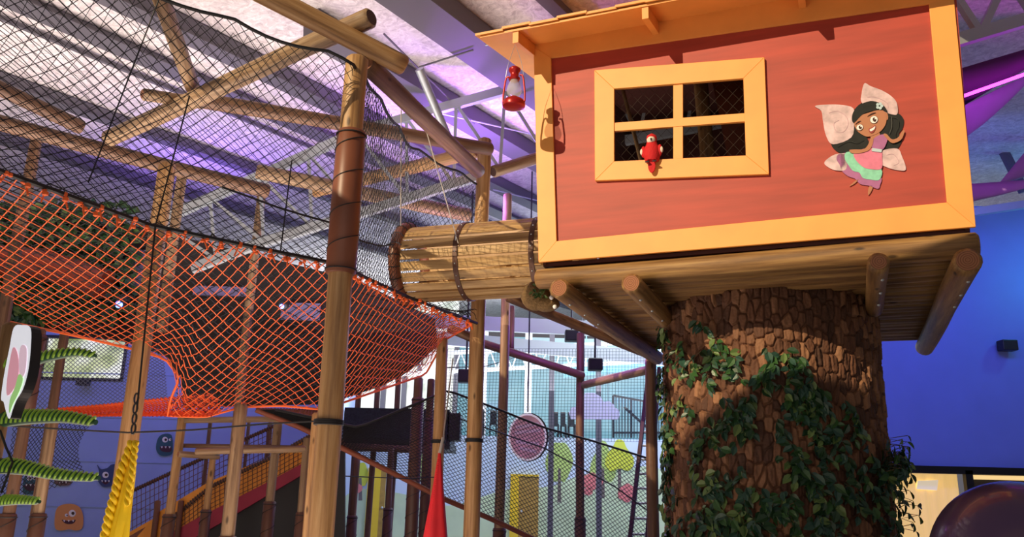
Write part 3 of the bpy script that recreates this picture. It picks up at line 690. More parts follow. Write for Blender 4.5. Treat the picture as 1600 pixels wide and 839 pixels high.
mb.add(vs, [(0, 1, 3, 2), (4, 6, 7, 5), (0, 4, 5, 1), (2, 3, 7, 6), (0, 2, 6, 4), (1, 5, 7, 3)])
bld(mb, 'inner_shade_panel', REDIN)  # dark panel added under the roof to darken the view through the window
for aL in (-1.88, -.76, .42, 1.40):
    mb = MB()
    vs = [H(a_, b_, rz_(b_) - .02 + t_) for a_ in (aL, aL + .055) for b_ in (-.43, .06) for t_ in (-.11, .0)]
    mb.add(vs, [(0, 1, 3, 2), (4, 6, 7, 5), (0, 4, 5, 1), (2, 3, 7, 6), (0, 2, 6, 4), (1, 5, 7, 3)])
    bld(mb, 'rafter_tail', ORANGE, bevel=.003)
# inside: leaning board and log seen through the window
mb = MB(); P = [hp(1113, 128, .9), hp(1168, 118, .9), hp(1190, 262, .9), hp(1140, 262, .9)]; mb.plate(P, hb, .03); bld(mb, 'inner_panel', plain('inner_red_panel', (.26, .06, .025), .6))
log('inner_log', at(1108, 262, 7.35), at(1094, 120, 7.35), .07, .07, WOOD, parent=house)
log('inner_log', at(1005, 262, 7.6), at(966, 110, 7.6), .02, .02, WOOD, parent=house)
# ---- lantern hanging from the first rafter tail
lp = H(-1.845, -.45, 4.745)
SC = (hp(803, 97, -.45) - hp(803, 160, -.45)).length / .30
lan = empty('lantern', lp, 'red metal hurricane lantern hanging from the playhouse eave corner', 'lantern')
LR = plain('red_lantern_enamel', (.42, .012, .012), .3, .3)
def L_(v): return tuple(c_ * SC for c_ in v)
mb = MB(); z0 = -.15
mb.lathe([L_((.055, z0)), L_((.075, z0 + .008)), L_((.078, z0 + .03)), L_((.068, z0 + .05)), L_((.035, z0 + .062)), L_((.030, z0 + .075))], n=28); mb.build('tank', LR, lan, True)
mb = MB(); mb.lathe([L_((.026, z0 + .075)), L_((.046, z0 + .10)), L_((.052, z0 + .125)), L_((.046, z0 + .155)), L_((.030, z0 + .19)), L_((.028, z0 + .20))], n=24)
gm = plain('clear_glass', (.9, .92, .95), .04); gm.node_tree.nodes['Principled BSDF'].inputs['Alpha'].default_value = .32
mb.build('globe', gm, lan, True)
mb = MB(); mb.lathe([L_((.034, z0 + .20)), L_((.040, z0 + .215)), L_((.028, z0 + .225)), L_((.028, z0 + .255)), L_((.040, z0 + .27)), L_((.040, z0 + .285)), L_((.022, z0 + .30))], n=24); mb.build('cap', LR, lan, True)
mb = MB()
for s_ in (-1, 1):
    mb.tube([tuple(ha * (s_ * x * SC) + Vector((0, 0, z * SC))) for x, z in ((.04, z0 + .235), (.058, z0 + .23), (.066, z0 + .20), (.078, z0 + .10), (.078, z0 + .04), (.066, z0 + .02))], .0065 * SC, 8)
mb.build('side_tubes', LR, lan, True)
mb = MB(); mb.tube([tuple(ha * (x * SC) + Vector((0, 0, z * SC))) for x, z in ((-.066, .06), (-.058, .13), (-.045, .19))] + [Vector((0, 0, .40)), ] + [tuple(ha * (x * SC) + Vector((0, 0, z * SC))) for x, z in ((.045, .19), (.058, .13), (.066, .06))], .0022, 5); mb.build('wire_handle', STEEL, lan, True)
# ---- parrot toy on the sill
pp = hp(1019, 254, -.05)
par = empty('toy_parrot', pp, 'small red toy parrot with a white face perched on the playhouse window sill', 'toy')
PR = plain('red_plush', (.55, .008, .012), .8, bump=.3, scale=60); PW = plain('white_plush', (.75, .66, .55), .8); PK = plain('dark_grey_felt', (.03, .03, .04), .8)
k_ = hp(1019, 215, -.05).z - pp.z  # height of head
u = k_ / .17
mb = MB(); mb.lathe([(.02, .0), (.042 * u, .01), (.055 * u, .05 * u), (.050 * u, .09 * u), (.036 * u, .12 * u), (.030 * u, .145 * u), (.034 * u, .16 * u), (.030 * u, .18 * u), (.012, .195 * u)], n=18); mb.build('body', PR, par, True)
f_ = -hb
mb = MB(); mb.ball(f_ * .022 + Vector((0, 0, .145 * u)), (.028 * u, .028 * u, .026 * u)); mb.build('face', PW, par, True)
mb = MB(); mb.tube([f_ * .04 + Vector((.004, 0, .150 * u)), f_ * .062 + Vector((.008, 0, .142 * u)), f_ * .062 + Vector((.008, 0, .128 * u))], [.010, .008, .002], 8); mb.build('beak', PK, par, True)
for s_ in (-1, 1):
    mb = MB(); mb.ball(ha * (s_ * .052 * u) + f_ * .01 + Vector((0, 0, .075 * u)), (.016 * u, .022, .04 * u)); w_ = mb.build('wing', PR, par, True)
    mb = MB(); mb.ball(ha * (s_ * .062 * u) + f_ * .014 + Vector((0, 0, .075 * u)), (.012 * u, .018, .022 * u)); mb.build('wing_patch', PW, par, True)
    mb = MB()
    for t in (-1, 0, 1): mb.tube([ha * (s_ * .025) + f_ * .03, ha * (s_ * .03 + t * .012) + f_ * .06 + Vector((0, 0, -.012))], .006, 6)
    mb.build('foot', PK, par, True)
mb = MB(); mb.plate(smooth_pts([ha * x + f_ * .012 + Vector((0, 0, z * u)) for x, z in ((-.022, .01), (-.030, -.03), (-.020, -.062), (0, -.075), (.020, -.062), (.030, -.03), (.022, .01))], 4), f_, .012); mb.build('tail', PR, par, bevel=.003)
# ---- fairy cutout
def cf(cx, cy): return (1240 + cx / 3.65, 100 + cy / 3.65)
fy = empty('fairy_cutout', hp(1345, 220), 'winged fairy girl cutout with long black hair on the red playhouse wall', 'wall decoration')
def FP(name, pts, mat, layer, k=4, sm=True, parent=None):
    P = [hp(*cf(*p), b=-.002 - layer * .003) for p in pts]
    if sm: P = smooth_pts(P, k)
    mb = MB(); mb.plate(P, -hb, .0035 + (.006 if layer == 0 else 0)); return mb.build(name, mat, parent or fy, world=True)
WG = plain('iridescent_wing', (.60, .44, .46), .5, var=.28, scale=16); HR = plain('black_hair_paint', (.008, .010, .009), .8, var=.3, scale=20, stretch=(1, 1, .4)); SK = plain('tan_skin_paint', (.42, .16, .07), .5)
HRL = plain('hair_sheen_paint', (.035, .045, .038), .45)
PU = plain('plum_dress_paint', (.36, .11, .28), .5, var=.1, scale=20); PK2 = plain('pink_skirt_paint', (.66, .17, .28), .5, var=.12, scale=22); MT = plain('mint_frill_paint', (.22, .60, .42), .5, var=.15, scale=30); EW = plain('eye_white_paint', (.85, .82, .78), .4); EB = plain('eye_brown_paint', (.05, .015, .01), .3); SASH = plain('pale_blue_sash', (.45, .60, .64), .5); LIP = plain('mouth_paint', (.30, .02, .02), .5); WGS = plain('wing_swirl', (.62, .42, .48), .5)
FP('wing', [(404, 113), (440, 130), (500, 152), (555, 185), (588, 225), (592, 285), (560, 290), (470, 260), (390, 225), (388, 170)], WG, 0)
FP('wing', [(122, 243), (180, 235), (260, 235), (340, 255), (345, 330), (330, 420), (225, 460), (185, 410), (168, 330), (158, 270)], WG, 0)
FP('wing', [(175, 568), (205, 535), (250, 515), (300, 520), (300, 600), (255, 610), (210, 598)], WG, 0)
FP('wing', [(590, 485), (618, 530), (640, 604), (590, 607), (530, 590), (480, 560), (500, 500)], WG, 0)
for pts in ([(200, 280), (250, 270), (300, 300), (310, 350), (280, 390), (240, 380), (230, 340), (260, 320)], [(420, 190), (470, 190), (530, 220), (540, 250)], [(530, 520), (570, 515), (600, 560), (570, 580)]):
    mb = MB(); mb.tube(smooth_pts([hp(*cf(*p), b=-.0125) for p in pts], 4, closed=False), .0018, 4); mb.build('wing_swirl', WGS, fy, world=True)
FP('hair', [(345, 262), (380, 228), (430, 210), (480, 212), (525, 235), (545, 280), (600, 285), (628, 320), (620, 370), (600, 400), (620, 430), (595, 480), (560, 500), (510, 495), (510, 420), (470, 400), (420, 415), (430, 455), (400, 495), (345, 505), (290, 512), (245, 498), (215, 460), (250, 435), (280, 420), (320, 405), (345, 395), (330, 370), (305, 340), (308, 300)], HR, 1)
FP('foot', [(325, 690), (355, 665), (372, 660), (345, 685), (318, 698)], SK, 2); FP('foot', [(428, 705), (448, 692), (450, 710), (435, 740), (424, 746)], SK, 2)
FP('dress_hem', [(258, 515), (245, 545), (262, 575), (275, 610), (310, 640), (350, 655), (380, 685), (430, 695), (480, 712), (493, 690), (496, 640), (400, 560), (330, 510)], PU, 2)
FP('dress_frill', [(300, 505), (292, 540), (315, 580), (340, 610), (375, 620), (395, 650), (440, 660), (490, 660), (500, 600), (420, 560), (360, 505)], MT, 3)
FP('skirt', [(345, 512), (380, 490), (440, 480), (498, 490), (505, 540), (500, 598), (440, 600), (400, 590), (365, 560), (345, 530)], PK2, 4)
FP('dress_top', [(450, 435), (480, 410), (515, 402), (535, 415), (530, 450), (505, 490), (455, 485), (443, 460)], PU, 5)
FP('sash', [(448, 480), (505, 488), (500, 505), (445, 497)], SASH, 6, sm=False)
FP('arm', [(440, 420), (455, 425), (448, 465), (425, 495), (370, 510), (330, 508), (318, 492), (345, 488), (400, 486), (425, 460)], SK, 6)
FP('arm', [(512, 402), (530, 400), (560, 430), (595, 420), (618, 385), (632, 378), (628, 402), (610, 435), (565, 452), (535, 430)], SK, 6)
FP('neck', [(440, 400), (480, 385), (492, 410), (470, 430), (445, 430)], SK, 3)
FP('face', [(345, 335), (370, 300), (430, 278), (490, 262), (520, 275), (530, 310), (522, 350), (495, 385), (460, 405), (420, 415), (385, 400), (358, 375)], SK, 4)
FP('ear', [(515, 275), (535, 285), (538, 315), (522, 318)], SK, 3)
FP('fringe', [(345, 335), (332, 310), (345, 268), (390, 228), (450, 212), (510, 235), (535, 275), (500, 262), (440, 270), (390, 290)], HR, 5)
mb = MB(); 
for pts in ([(350, 290), (400, 250), (470, 235)], [(540, 300), (590, 310), (600, 350), (580, 400), (590, 440)], [(250, 470), (310, 440), (360, 450), (400, 430)], [(560, 300), (560, 360), (545, 400)]): mb.tube(smooth_pts([hp(*cf(*p), b=-.0195) for p in pts], 4, closed=False), .002, 4)
mb.build('hair_strand', HRL, fy, world=True)
for cx, cy, rx, ry, t in ((458, 318, 22, 20, -.4), (377, 362, 19, 16, -.4)):
    el = lambda rx, ry, ox=0, oy=0: [(cx + ox + rx * math.cos(q) * math.cos(t) - ry * math.sin(q) * math.sin(t), cy + oy + rx * math.cos(q) * math.sin(t) + ry * math.sin(q) * math.cos(t)) for q in [2 * PI * i / 14 for i in range(14)]]
    ey = FP('eye', el(rx + 2, ry + 1), EB, 6, sm=False); FP('eye_white', el(rx, ry), EW, 7, sm=False, parent=ey); FP('iris', el(rx * .45, ry * .62, 3, 0), EB, 8, sm=False, parent=ey); FP('glint', el(3.5, 3.5, 7, -5), EW, 9, sm=False, parent=ey)
FP('eyebrow', [(420, 300), (445, 282), (470, 278), (446, 288)], EB, 6); FP('eyebrow', [(352, 345), (368, 328), (384, 325), (368, 335)], EB, 6)
mo = FP('mouth', [(428, 372), (448, 362), (466, 350), (466, 372), (452, 392), (436, 392)], LIP, 6); FP('teeth', [(434, 374), (450, 366), (464, 356), (462, 370), (448, 382), (438, 384)], EW, 7, parent=mo)
for i in range(5): 
    q = 2 * PI * i / 5; FP('hair_flower', [(490 + 13 * math.cos(q) + 9 * math.cos(w), 240 + 13 * math.sin(q) + 9 * math.sin(w)) for w in [2 * PI * j / 8 for j in range(8)]], SASH, 7, sm=False)
# ================================================================== BARREL TUNNEL
tax = Vector((.95, -.31, 0)).normalized(); tc0 = at(733, 409, 8.2); tper = Vector((-tax.y, tax.x, 0)); tr = .385
tun = empty('barrel_tunnel', tc0 - Vector((0, 0, tr)), 'wooden slatted barrel tunnel leading into the left side of the playhouse', 'tunnel')
tl, trr = -.66, 1.25; ns = 21
for i in range(ns):
    q = 2 * PI * (i + .5) / ns
    n_ = tper * math.cos(q) + Vector((0, 0, math.sin(q))); t_ = -tper * math.sin(q) + Vector((0, 0, math.cos(q)))
    w = 2 * PI * tr / ns * .81; dl = random.uniform(-.01, .01)
    c_ = tc0 + tax * ((tl + trr) / 2 + dl) + n_ * tr
    M = Matrix((tax, t_, n_)).transposed()
    mb = MB(); mb.box((0, 0, 0), (trr - tl, w, .022))
    o = mb.build('slat', SLAT, tun, bevel=.004, M=Matrix.Identity(4)); o.matrix_local = wm(tun).inverted() @ Matrix.Translation(c_) @ M.to_4x4()
HOOP = plain('brown_steel_hoop', (.10, .045, .03), .5, .2)
def hoop(s, r, w, th, name='hoop', mat=HOOP, bolts=True):
    mb = MB(); K = 48; vs = []; fs = []
    for i in range(K):
        q = 2 * PI * i / K; n_ = tper * math.cos(q) + Vector((0, 0, math.sin(q)))
        for rr_, ss in ((r, -w / 2), (r + th, -w / 2), (r + th, w / 2), (r, w / 2)): vs.append(tc0 + tax * (s + ss) + n_ * rr_)
    for i in range(K):
        j = (i + 1) % K
        for k in range(4): fs.append((i * 4 + k, i * 4 + (k + 1) % 4, j * 4 + (k + 1) % 4, j * 4 + k))
    mb.add(vs, fs); h = mb.build(name, mat, tun, world=True)
    if bolts:
        mb = MB()
        for i in range(ns):
            q = 2 * PI * (i + .5) / ns; n_ = tper * math.cos(q) + Vector((0, 0, math.sin(q))); mb.ball(tc0 + tax * s + n_ * (r + th), .008, 8)
        mb.build('bolt', STEEL, h, True, world=True)
hoop(0, tr + .012, .05, .012); hoop(.78, tr + .012, .05, .012)
mb = MB(); mb.tube([tc0 + tax * tl + (tper * math.cos(2 * PI * i / 48) + Vector((0, 0, math.sin(2 * PI * i / 48)))) * (tr + .01) for i in range(48)], .062, 12, closed=True)
pd = mb.build('padded_rim', BROWN, tun, True, world=True)
mb = MB()
for i in range(22):
    q = 2 * PI * i / 22; n_ = tper * math.cos(q) + Vector((0, 0, math.sin(q))); c_ = tc0 + tax * tl + n_ * (tr + .01)
    mb.tube([c_ + (n_ * math.cos(2 * PI * k / 12) + tax * math.sin(2 * PI * k / 12)) * .066 for k in range(12)], .005, 4, closed=True)
mb.build('lashing', CORD, pd, world=True)
for x0, y0, x1, y1, lb in ((662, 190, 716, 380, 'pale rope sling running down to the middle hoop of the tunnel'), (627, 150, 626, 352, 'thin pale rope hanging to the padded rim of the tunnel')):
    cable('sling_rope', [at(x0, y0, 7.7), at(x1, y1, 7.7)], .006, ROPE, lb, 'rope')
mb = MB()
for i in range(3):
    c_ = at(713 + i * 3, 372 + i * 9, 7.84); mb.tube([c_ + Vector((.014 * math.cos(2 * PI * k / 12) * (1 if i % 2 else .4), .014 * math.cos(2 * PI * k / 12) * (.4 if i % 2 else 1), .032 * math.sin(2 * PI * k / 12))) for k in range(12)], .005, 5, closed=True)
tag(mb.build('chain_link', STEEL), 'short steel chain between the rope sling and the tunnel hoop', 'chain')
# ================================================================== MAIN TIMBER FRAME
pb = at(556, 128, 5.5)
pz = at(568, 90, 5.5).z
log('timber_post', (pb.x, pb.y, 0), (pb.x, pb.y, pz), .086, .082, WOOD, 'tall front post with a long brown sleeve left of the tunnel', 'post', None, ENDG, [(2.90, 3.96)], [at(512, 660, 5.5).z])
rail(400, -18, 5.42, 633, 104, 6.0, .082, 'thick amber log lying across the top of the tall front post', cat='beam')
rail(581, 28, 5.72, 168, 216, 7.4, .080, 'long pale log with a dark round end crossing behind the amber log', WOODP, end=ENDD)
rail(570, 98, 5.9, 748, 268, 8.45, .080, 'purple lit log sloping from the tall post down to the tunnel post', WOODR)
rail(248, -12, 5.3, 302, 138, 6.9, .066, 'leaning log coming down to the middle of the long pale log', WOODP)
rail(222, 146, 6.7, 318, 160, 7.1, .055, 'short stub log poking left under the long pale log', WOODP)
rail(305, 156, 7.0, 768, 233, 8.55, .072, 'level brown log ending on top of the tunnel post', WOODR, end=ENDD)
rail(745, 236, 8.9, 490, 300, 10.0, .080, 'tan log running left behind the black net from the tunnel post', WOOD)
rail(771, 269, 8.75, 900, 228, 9.6, .070, 'pale log with a round dark end beside the tunnel post', WOODP, end=ENDD)
rail(-60, 176, 6.9, 420, 300, 8.3, .075, 'long dark red log low behind the left part of the black net', WOODR)
rail(-40, 120, 7.2, 130, 200, 7.9, .075, 'purple tinted log at the left frame edge behind the net', WOODR)
rail(400, 268, 9.0, 735, 336, 9.9, .085, 'magenta lit log behind the net leading to the tunnel', WOODP)
post(757, 218, 8.75, .084, 'brown post behind the middle of the barrel tunnel', mat=WOOD, cords=[at(735, 688, 8.75).z], end=ENDG)
post(794, 303, 10.4, .062, 'magenta edged post right of the tunnel post rising above the slats', mat=WOODP, sl=[(.1, 1.05)])
post(800, 478, 11.5, .05, 'short dark post stub hanging over the purple sloping rail', z0=at(803, 548, 11.5).z, mat=WOODR)
post(907, 520, 12, .062, 'slim reddish post in front of the cloud cutout', mat=WOODR, sl=[(.1, 1.15)])
post(1016, 560, 9.9, .072, 'post standing just left of the bark trunk behind the ladder', mat=WOODR, sl=[(.1, .95)])
post(692, 528, 9.4, .07, 'purple edged post directly behind the red hammock', mat=WOOD, cords=[at(690, 690, 9.4).z])
post(655, 590, 10.6, .062, 'dark wrapped post under the right corner of the orange net', mat=WOODR, sl=[(.1, 2.6)])
post(674, 592, 11.3, .055, 'second dark wrapped post beside the red hammock', mat=WOODR, sl=[(.1, 2.4)])
post(612, 700, 12.5, .05, 'thin wrapped post in front of the left yellow door', mat=WOODR, sl=[(.1, 1.2)])
post(557, 712, 12, .055, 'thin post with a dark sleeve left of the yellow door', mat=WOODR, sl=[(.1, 1.1)])
rail(792, 462, 9.3, 1030, 560, 10.1, .062, 'purple topped sloping rail below the playhouse platform', WOODR)
rail(742, 532, 11.2, 912, 588, 11.9, .058, 'sloping rail between the tunnel post and the slim reddish post', WOODR)
rail(912, 602, 11.9, 1018, 576, 9.95, .055, 'short violet topped rail reaching the post beside the trunk', WOODP)
rail(700, 512, 9.5, 752, 534, 9.6, .055, 'short purple rail between the hammock post and the tunnel post', WOODR)
# upper posts behind the net (left)
post(60, 205, 7.5, .058, 'dark purple post at the left behind the black net', mat=WOODR)
post(262, 255, 7.4, .085, 'big pale post behind the yellow hanging swing', mat=WOOD, sl=[(.1, 1.1)])
post(287, 262, 8.6, .058, 'pale inner post just right of the big swing post', mat=WOODP, z0=at(287, 520, 8.6).z)
post(410, 292, 9.6, .055, 'violet lit slim post behind the centre of the black net', mat=WOODP)
post(528, 332, 10.2, .06, 'pink lit post half hidden behind the tall sleeved post', mat=WOODR)
# lower-left posts and rails
post(63, 514, 7.4, .052, 'brown wrapped post behind the petal sign and the green branches', mat=WOODR, sl=[(.1, 1.2), (1.95, 2.75)])
post(102, 520, 8.0, .046, 'dark slim post crossing the garden window', mat=WOODR)
post(85, 655, 7.6, .050, 'pale post with a brown lower sleeve beside the orange monster', mat=WOODP, sl=[(.1, 1.2)])
lows = [(284, 651, 9.5, .052, 'short post at the left end of the slide frame', WOOD, 1.15), (378, 631, 8.4, .068, 'thick pale short post in the middle of the slide frame', WOODP, 1.0), (434, 656, 10.0, .055, 'pale short post right of the thick middle one', WOODP, 1.3),
        (423, 660, 12.2, .040, 'thin far post just behind the pale short post', WOODR, 1.4), (497, 645, 8.2, .062, 'short post just left of the tall front post', WOOD, .95), (481, 684, 9.6, .045, 'lower thin post beside the short front one', WOODP, 1.2),
        (332, 712, 9.8, .040, 'low thin post standing against the slide side', WOOD, 1.2), (330, 652, 12.4, .030, 'thin reddish pole behind the slide frame', WOODR, 0), (390, 656, 12.6, .026, 'thinnest pole behind the slide between two rails', WOODR, 0)]
for x, y, Y, r, lb, mt, sz in lows: post(x, y, Y, r, lb, mat=mt, sl=[(.1, sz)] if sz else ())
rail(288, 657, 9.5, 505, 655, 9.4, .034, 'upper rail of the slide frame just under the orange net', WOODP)
rail(284, 697, 9.6, 478, 699, 9.7, .024, 'thin middle rail of the slide frame', WOODR)
rail(305, 706, 8.7, 478, 701, 8.9, .034, 'bright pale rail with a round end in front of the slide', WOODP, end=WOODP)
rail(278, 709, 9.3, 342, 713, 9.7, .034, 'short rail end poking out at the left slide post', WOODP)
rail(430, 705, 9.9, 505, 697, 9.5, .034, 'short pale rail right of the thick slide frame post', WOODP)
# ================================================================== NETS
top3 = [atz(x, y, 4.45) for x, y in ((-260, -170), (-60, -115), (290, 0), (400, 42), (552, 92))] + [at(580, 130, 6.2), at(642, 226, 7.7), at(748, 283, 8.75)]
bot3 = [atz(x, y, 3.1) for x, y in ((-120, 215), (0, 267), (235, 352), (330, 372), (430, 393), (530, 413))] + [at(580, 438, 7.2), at(640, 465, 8.75), at(745, 505, 9.3)]
fT = poly(top3); fB = poly(bot3)
sg = lambda t: math.sin(PI * t)
def wallnet(u, v):
    p = fT(u).lerp(fB(u), v); return p + Vector((-.10, .30, 0)) * sg(v) * .7 - Vector((0, 0, .05 * abs(math.sin(u * 30)) * (1 - v)))
def netnode(o, pts_list, r, mat, name='edge_rope'):
    mb = MB()
    for pts in pts_list: mb.tube(pts, r, 6)
    return mb.build(name, mat, o, True, world=True)
o = net('safety_net', wallnet, 150, 44, .0028, NETB, 'large black safety net wall above the orange net, hung from the top logs', 'net')
netnode(o, [[fT(i / 60) + Vector((0, 0, -.05 * abs(math.sin(i / 60 * 30)))) for i in range(61)]], .013, CORD)
def wallnet2(u, v):
    p = wallnet(u, v) + Vector((.12, .55, 0)) * (.4 + .6 * sg(v)); return p
o = net('safety_net', wallnet2, 128, 36, .0022, NETB, 'second layer of black netting hanging close behind the front net wall', 'net')
cable('cross_rope', [wallnet(.30 + .62 * i / 20, .72 - .25 * (i / 20) + .18 * math.sin(PI * i / 20)) + Vector((0, -.03, 0)) for i in range(21)], .008, CORD, 'thick black rope sagging across the net wall', 'rope')
# vertical tie ropes
for (x0, y0, x1, y1, lb) in ((250, -5, 138, 285, 'thin black tie rope down the left part of the net wall'), (296, 150, 243, 352, 'thin black tie rope below the log crossing'), (456, 250, 438, 395, 'thin black tie rope in front of the violet slim post')):
    cable('tie_rope', [at(x0, y0, 5.0 if x0 < 300 else 5.4), at(x1, y1, 5.0 if x0 < 300 else 5.5)], .005, CORD, lb, 'rope')
cable('swing_rope', [at(243, 352, 4.95), at(214, 640, 4.95)], .006, CORD, 'thin black rope holding up the yellow swing', 'rope')
# orange floor net, seen from below: near edge -> far edge
near = [p.copy() for p in bot3[:6]] + [at(580, 438, 6.6), at(640, 465, 7.3), at(745, 505, 8.55)]
far = [at(-120, 478, 7.6), at(0, 500, 7.6), at(120, 525, 7.5), at(205, 545, 7.6), at(258, 560, 7.7), at(281, 590, 7.9), at(266, 625, 8.1), at(262, 650, 8.3), at(320, 652, 8.3), at(378, 636, 8.5), at(440, 634, 8.5), at(505, 640, 8.4), at(600, 607, 9.2), at(665, 585, 9.8), at(694, 532, 9.6), at(745, 503, 8.75)]
fN = poly(near); fF = poly(far)
def floornet(u, v):
    a0 = fN(u); c0 = fF(u); p = a0.lerp(c0, v)
    return p - Vector((0, 0, .06 * sg(v) * sg(min(1, max(0, u)))))
from mathutils.kdtree import KDTree
def lattice_net(name, dx, dy, r, mat, label, dz=0, bulge=0, ox=0, rot=.10):
    """diamond netting lying over the hammock surface, lattice fixed in plan, trimmed at the border ropes"""
    S_ = [(floornet(i / 60, j / 50), i / 60, j / 50) for i in range(61) for j in range(51)]
    kd = KDTree(len(S_))
    for k, (p, _, _) in enumerate(S_): kd.insert((p.x, p.y, 0), k)
    kd.balance()
    ring = [fN(i / 120) for i in range(121)] + [fF(1 - i / 120) for i in range(121)]
    def inside(x, y):
        c = False; n = len(ring); j = n - 1
        for i in range(n):
            xi, yi, xj, yj = ring[i].x, ring[i].y, ring[j].x, ring[j].y
            if (yi > y) != (yj > y) and x < (xj - xi) * (y - yi) / (yj - yi) + xi: c = not c
            j = i
        return c
    def surf(x, y):
        W_ = 0; Z = 0; V = 0
        for co, k, d in kd.find_n((x, y, 0), 5):
            w = 1 / (d * d + 1e-5); W_ += w; Z += w * S_[k][0].z; V += w * S_[k][2]
        return Z / W_ + dz + bulge * sg(V / W_)
    mb = MB(); A2, B2 = Vector(dx), Vector(dy); q = 4; O2 = Vector((-2.5 + ox, 4.7))
    for P2, Q2 in ((A2, B2), (B2, A2)):
        for k in range(-110, 111):
            cur = []
            for t in range(-75 * q, 75 * q):
                w = O2 + Q2 * k + P2 * (t / q); x, y = w
                if -4.2 < x < .3 and 3.0 < y < 9.6 and inside(x, y): cur.append(Vector((x, y, surf(x, y) + (.005 if P2 is A2 else 0))))
                else:
                    if len(cur) > 1: mb.tube(cur, r, 3, cap=False)
                    cur = []
            if len(cur) > 1: mb.tube(cur, r, 3, cap=False)
    o = mb.build(name, mat); tag(o, label, 'net'); return o
o = lattice_net('orange_net', (.092, -.102), (.022, .087), .0042, NETO, 'wide orange climbing net stretched overhead as a sagging floor')
pts = [fF(i / 80) for i in range(81)]
netnode(o, [pts], .012, NETO)
# knots along the near edge
for i in range(3, 46):
    mb = MB(); c_ = fN(i / 46) + Vector((0, -.01, -.02))
    for k in range(3): mb.ball(c_ + Vector((random.uniform(-.02, .02), random.uniform(-.02, .02), random.uniform(-.03, .02))), random.uniform(.012, .02), 6)
    mb.tube([c_, c_ - Vector((random.uniform(-.04, .04), 0, .07))], .006, 4); mb.build('knot', NETO, o, world=True)
netnode(o, [[fN(i / 80) for i in range(81)]], .016, CORD)
o = lattice_net('black_net', (.075, -.066), (.026, .075), .0042, NETB, 'black net lying just above the orange net along its whole width', dz=.03, bulge=.12, ox=.02, rot=.25)
# gathered orange band and hanging net at left
fa = poly([at(-60, 655, 8.6), at(60, 640, 8.6), (at(160, 632, 8.5)), at(250, 622, 8.3), at(330, 615, 8.2)]); fb2 = poly([at(-60, 668, 8.6), at(60, 655, 8.6), at(160, 650, 8.5), at(250, 650, 8.3), at(330, 650, 8.2)])
net('orange_net', lambda u, v: fa(u).lerp(fb2(u), v) + Vector((0, .3 * sg(v), 0)), 120, 10, .009, NETO, 'bunched strip of orange netting hanging below the garden window', 'net')
fc = poly([at(55, 525, 9.2), at(255, 545, 9.0)]); fd = poly([at(55, 650, 9.2), at(262, 625, 9.0)])
net('safety_net', lambda u, v: fc(u).lerp(fd(u), v), 54, 34, .004, plain('grey_netting', (.16, .18, .24), .7), 'grey netting stretched in front of the garden window', 'net')
fe = poly([at(20, 662, 8.4), at(148, 655, 8.4)]); ff = poly([at(-20, 790, 8.4), at(138, 748, 8.4)])
net('safety_net', lambda u, v: fe(u).lerp(ff(u), v) + Vector((.18 * sg(v) * -u, .1 * sg(v), 0)), 36, 30, .0036, NETB, 'dark net sheet hanging behind the green branches', 'net')
# ramp side net right of the tall post
rt = poly([at(430, 640, 8.8), at(560, 668, 9.2), at(700, 610, 9.6), at(780, 640, 10.1), at(850, 668, 10.4), at(930, 690, 10.8), at(1012, 716, 11)])
rb = poly([at(400, 640, 8.8), at(470, 668, 9.0), at(545, 705, 9.2), at(620, 742, 9.5), at(690, 778, 9.7), at(770, 812, 10.1), at(850, 850, 10.4), at(1012, 900, 11)])
def rfn(u, v): return rt(u).lerp(rb(u), v)
o = net('safety_net', rfn, 150, 54, .0038, NETB, 'black net side of the ramp running down right of the tall post', 'net')
netnode(o, [[rt(i / 40) for i in range(41)]], .014, CORD)
mb = MB(); pr = [rb(i / 60 * .84) for i in range(61)]
mb.tube(pr, .030, 8); e_ = mb.build('rope_border', NETR, o, True, world=True)
cable('cross_rope', [at(720, 655, 9.6), at(850, 700, 10.2), at(960, 760, 10.8), at(1015, 800, 10.9)], .009, CORD, 'black rope running diagonally over the ramp net', 'rope')
fg = poly([at(400, 638, 9.2), at(510, 640, 9.2)]); fh = poly([at(470, 668, 10.4), at(545, 705, 10.4)])
o = net('rust_net', lambda u, v: fg(u).lerp(fh(u), v), 46, 30, .009, NETR, 'rust coloured ramp net meeting the orange net beside the short front post', 'net')
rc = poly([at(540, 640, 9.6), at(740, 655, 10.2)]); rd = poly([at(545, 704, 9.2), at(690, 776, 9.7)])
# far square mesh over teal wall
fi = poly([at(700, 545, 17.5), at(1040, 545, 17.5)]); fj = poly([at(690, 690, 17.5), at(1040, 690, 17.5)])
net('square_net', lambda u, v: fi(u).lerp(fj(u), v), 70, 30, .0045, plain('blue_grey_netting', (.01, .035, .045), .7), 'fine square net in front of the far teal wall', 'net', diamond=False)
# dark netted balcony
mb = MB(); q0 = at(538, 650, 13.0); q1 = at(700, 650, 13.0); zt_ = at(600, 638, 13).z; zb_ = at(600, 690, 13).z
DK = plain('dark_mesh_sheet', (.022, .028, .030), .8, var=.4, scale=30)
bal = empty('netted_balcony', ((q0.x + q1.x) / 2, 13.4, zb_), 'dark mesh sided balcony behind the tall front post', 'balcony')
mb.box(((q0.x + q1.x) / 2, 13.0, (zt_ + zb_) / 2), (q1.x - q0.x, .04, zt_ - zb_)); mb.box((q1.x, 13.8, (zt_ + zb_) / 2), (.04, 1.6, zt_ - zb_)); mb.build('mesh_side', DK, bal, world=True)
mb = MB(); mb.box(((q0.x + q1.x) / 2, 13.8, zb_ - .03), (q1.x - q0.x + .1, 1.7, .12)); mb.build('deck', BLACK, bal, world=True)
log('edge_log', (q0.x, 12.9, zb_ - .1), (q1.x - .1, 12.9, zb_ - .12), .055, .055, WOODR, parent=bal)
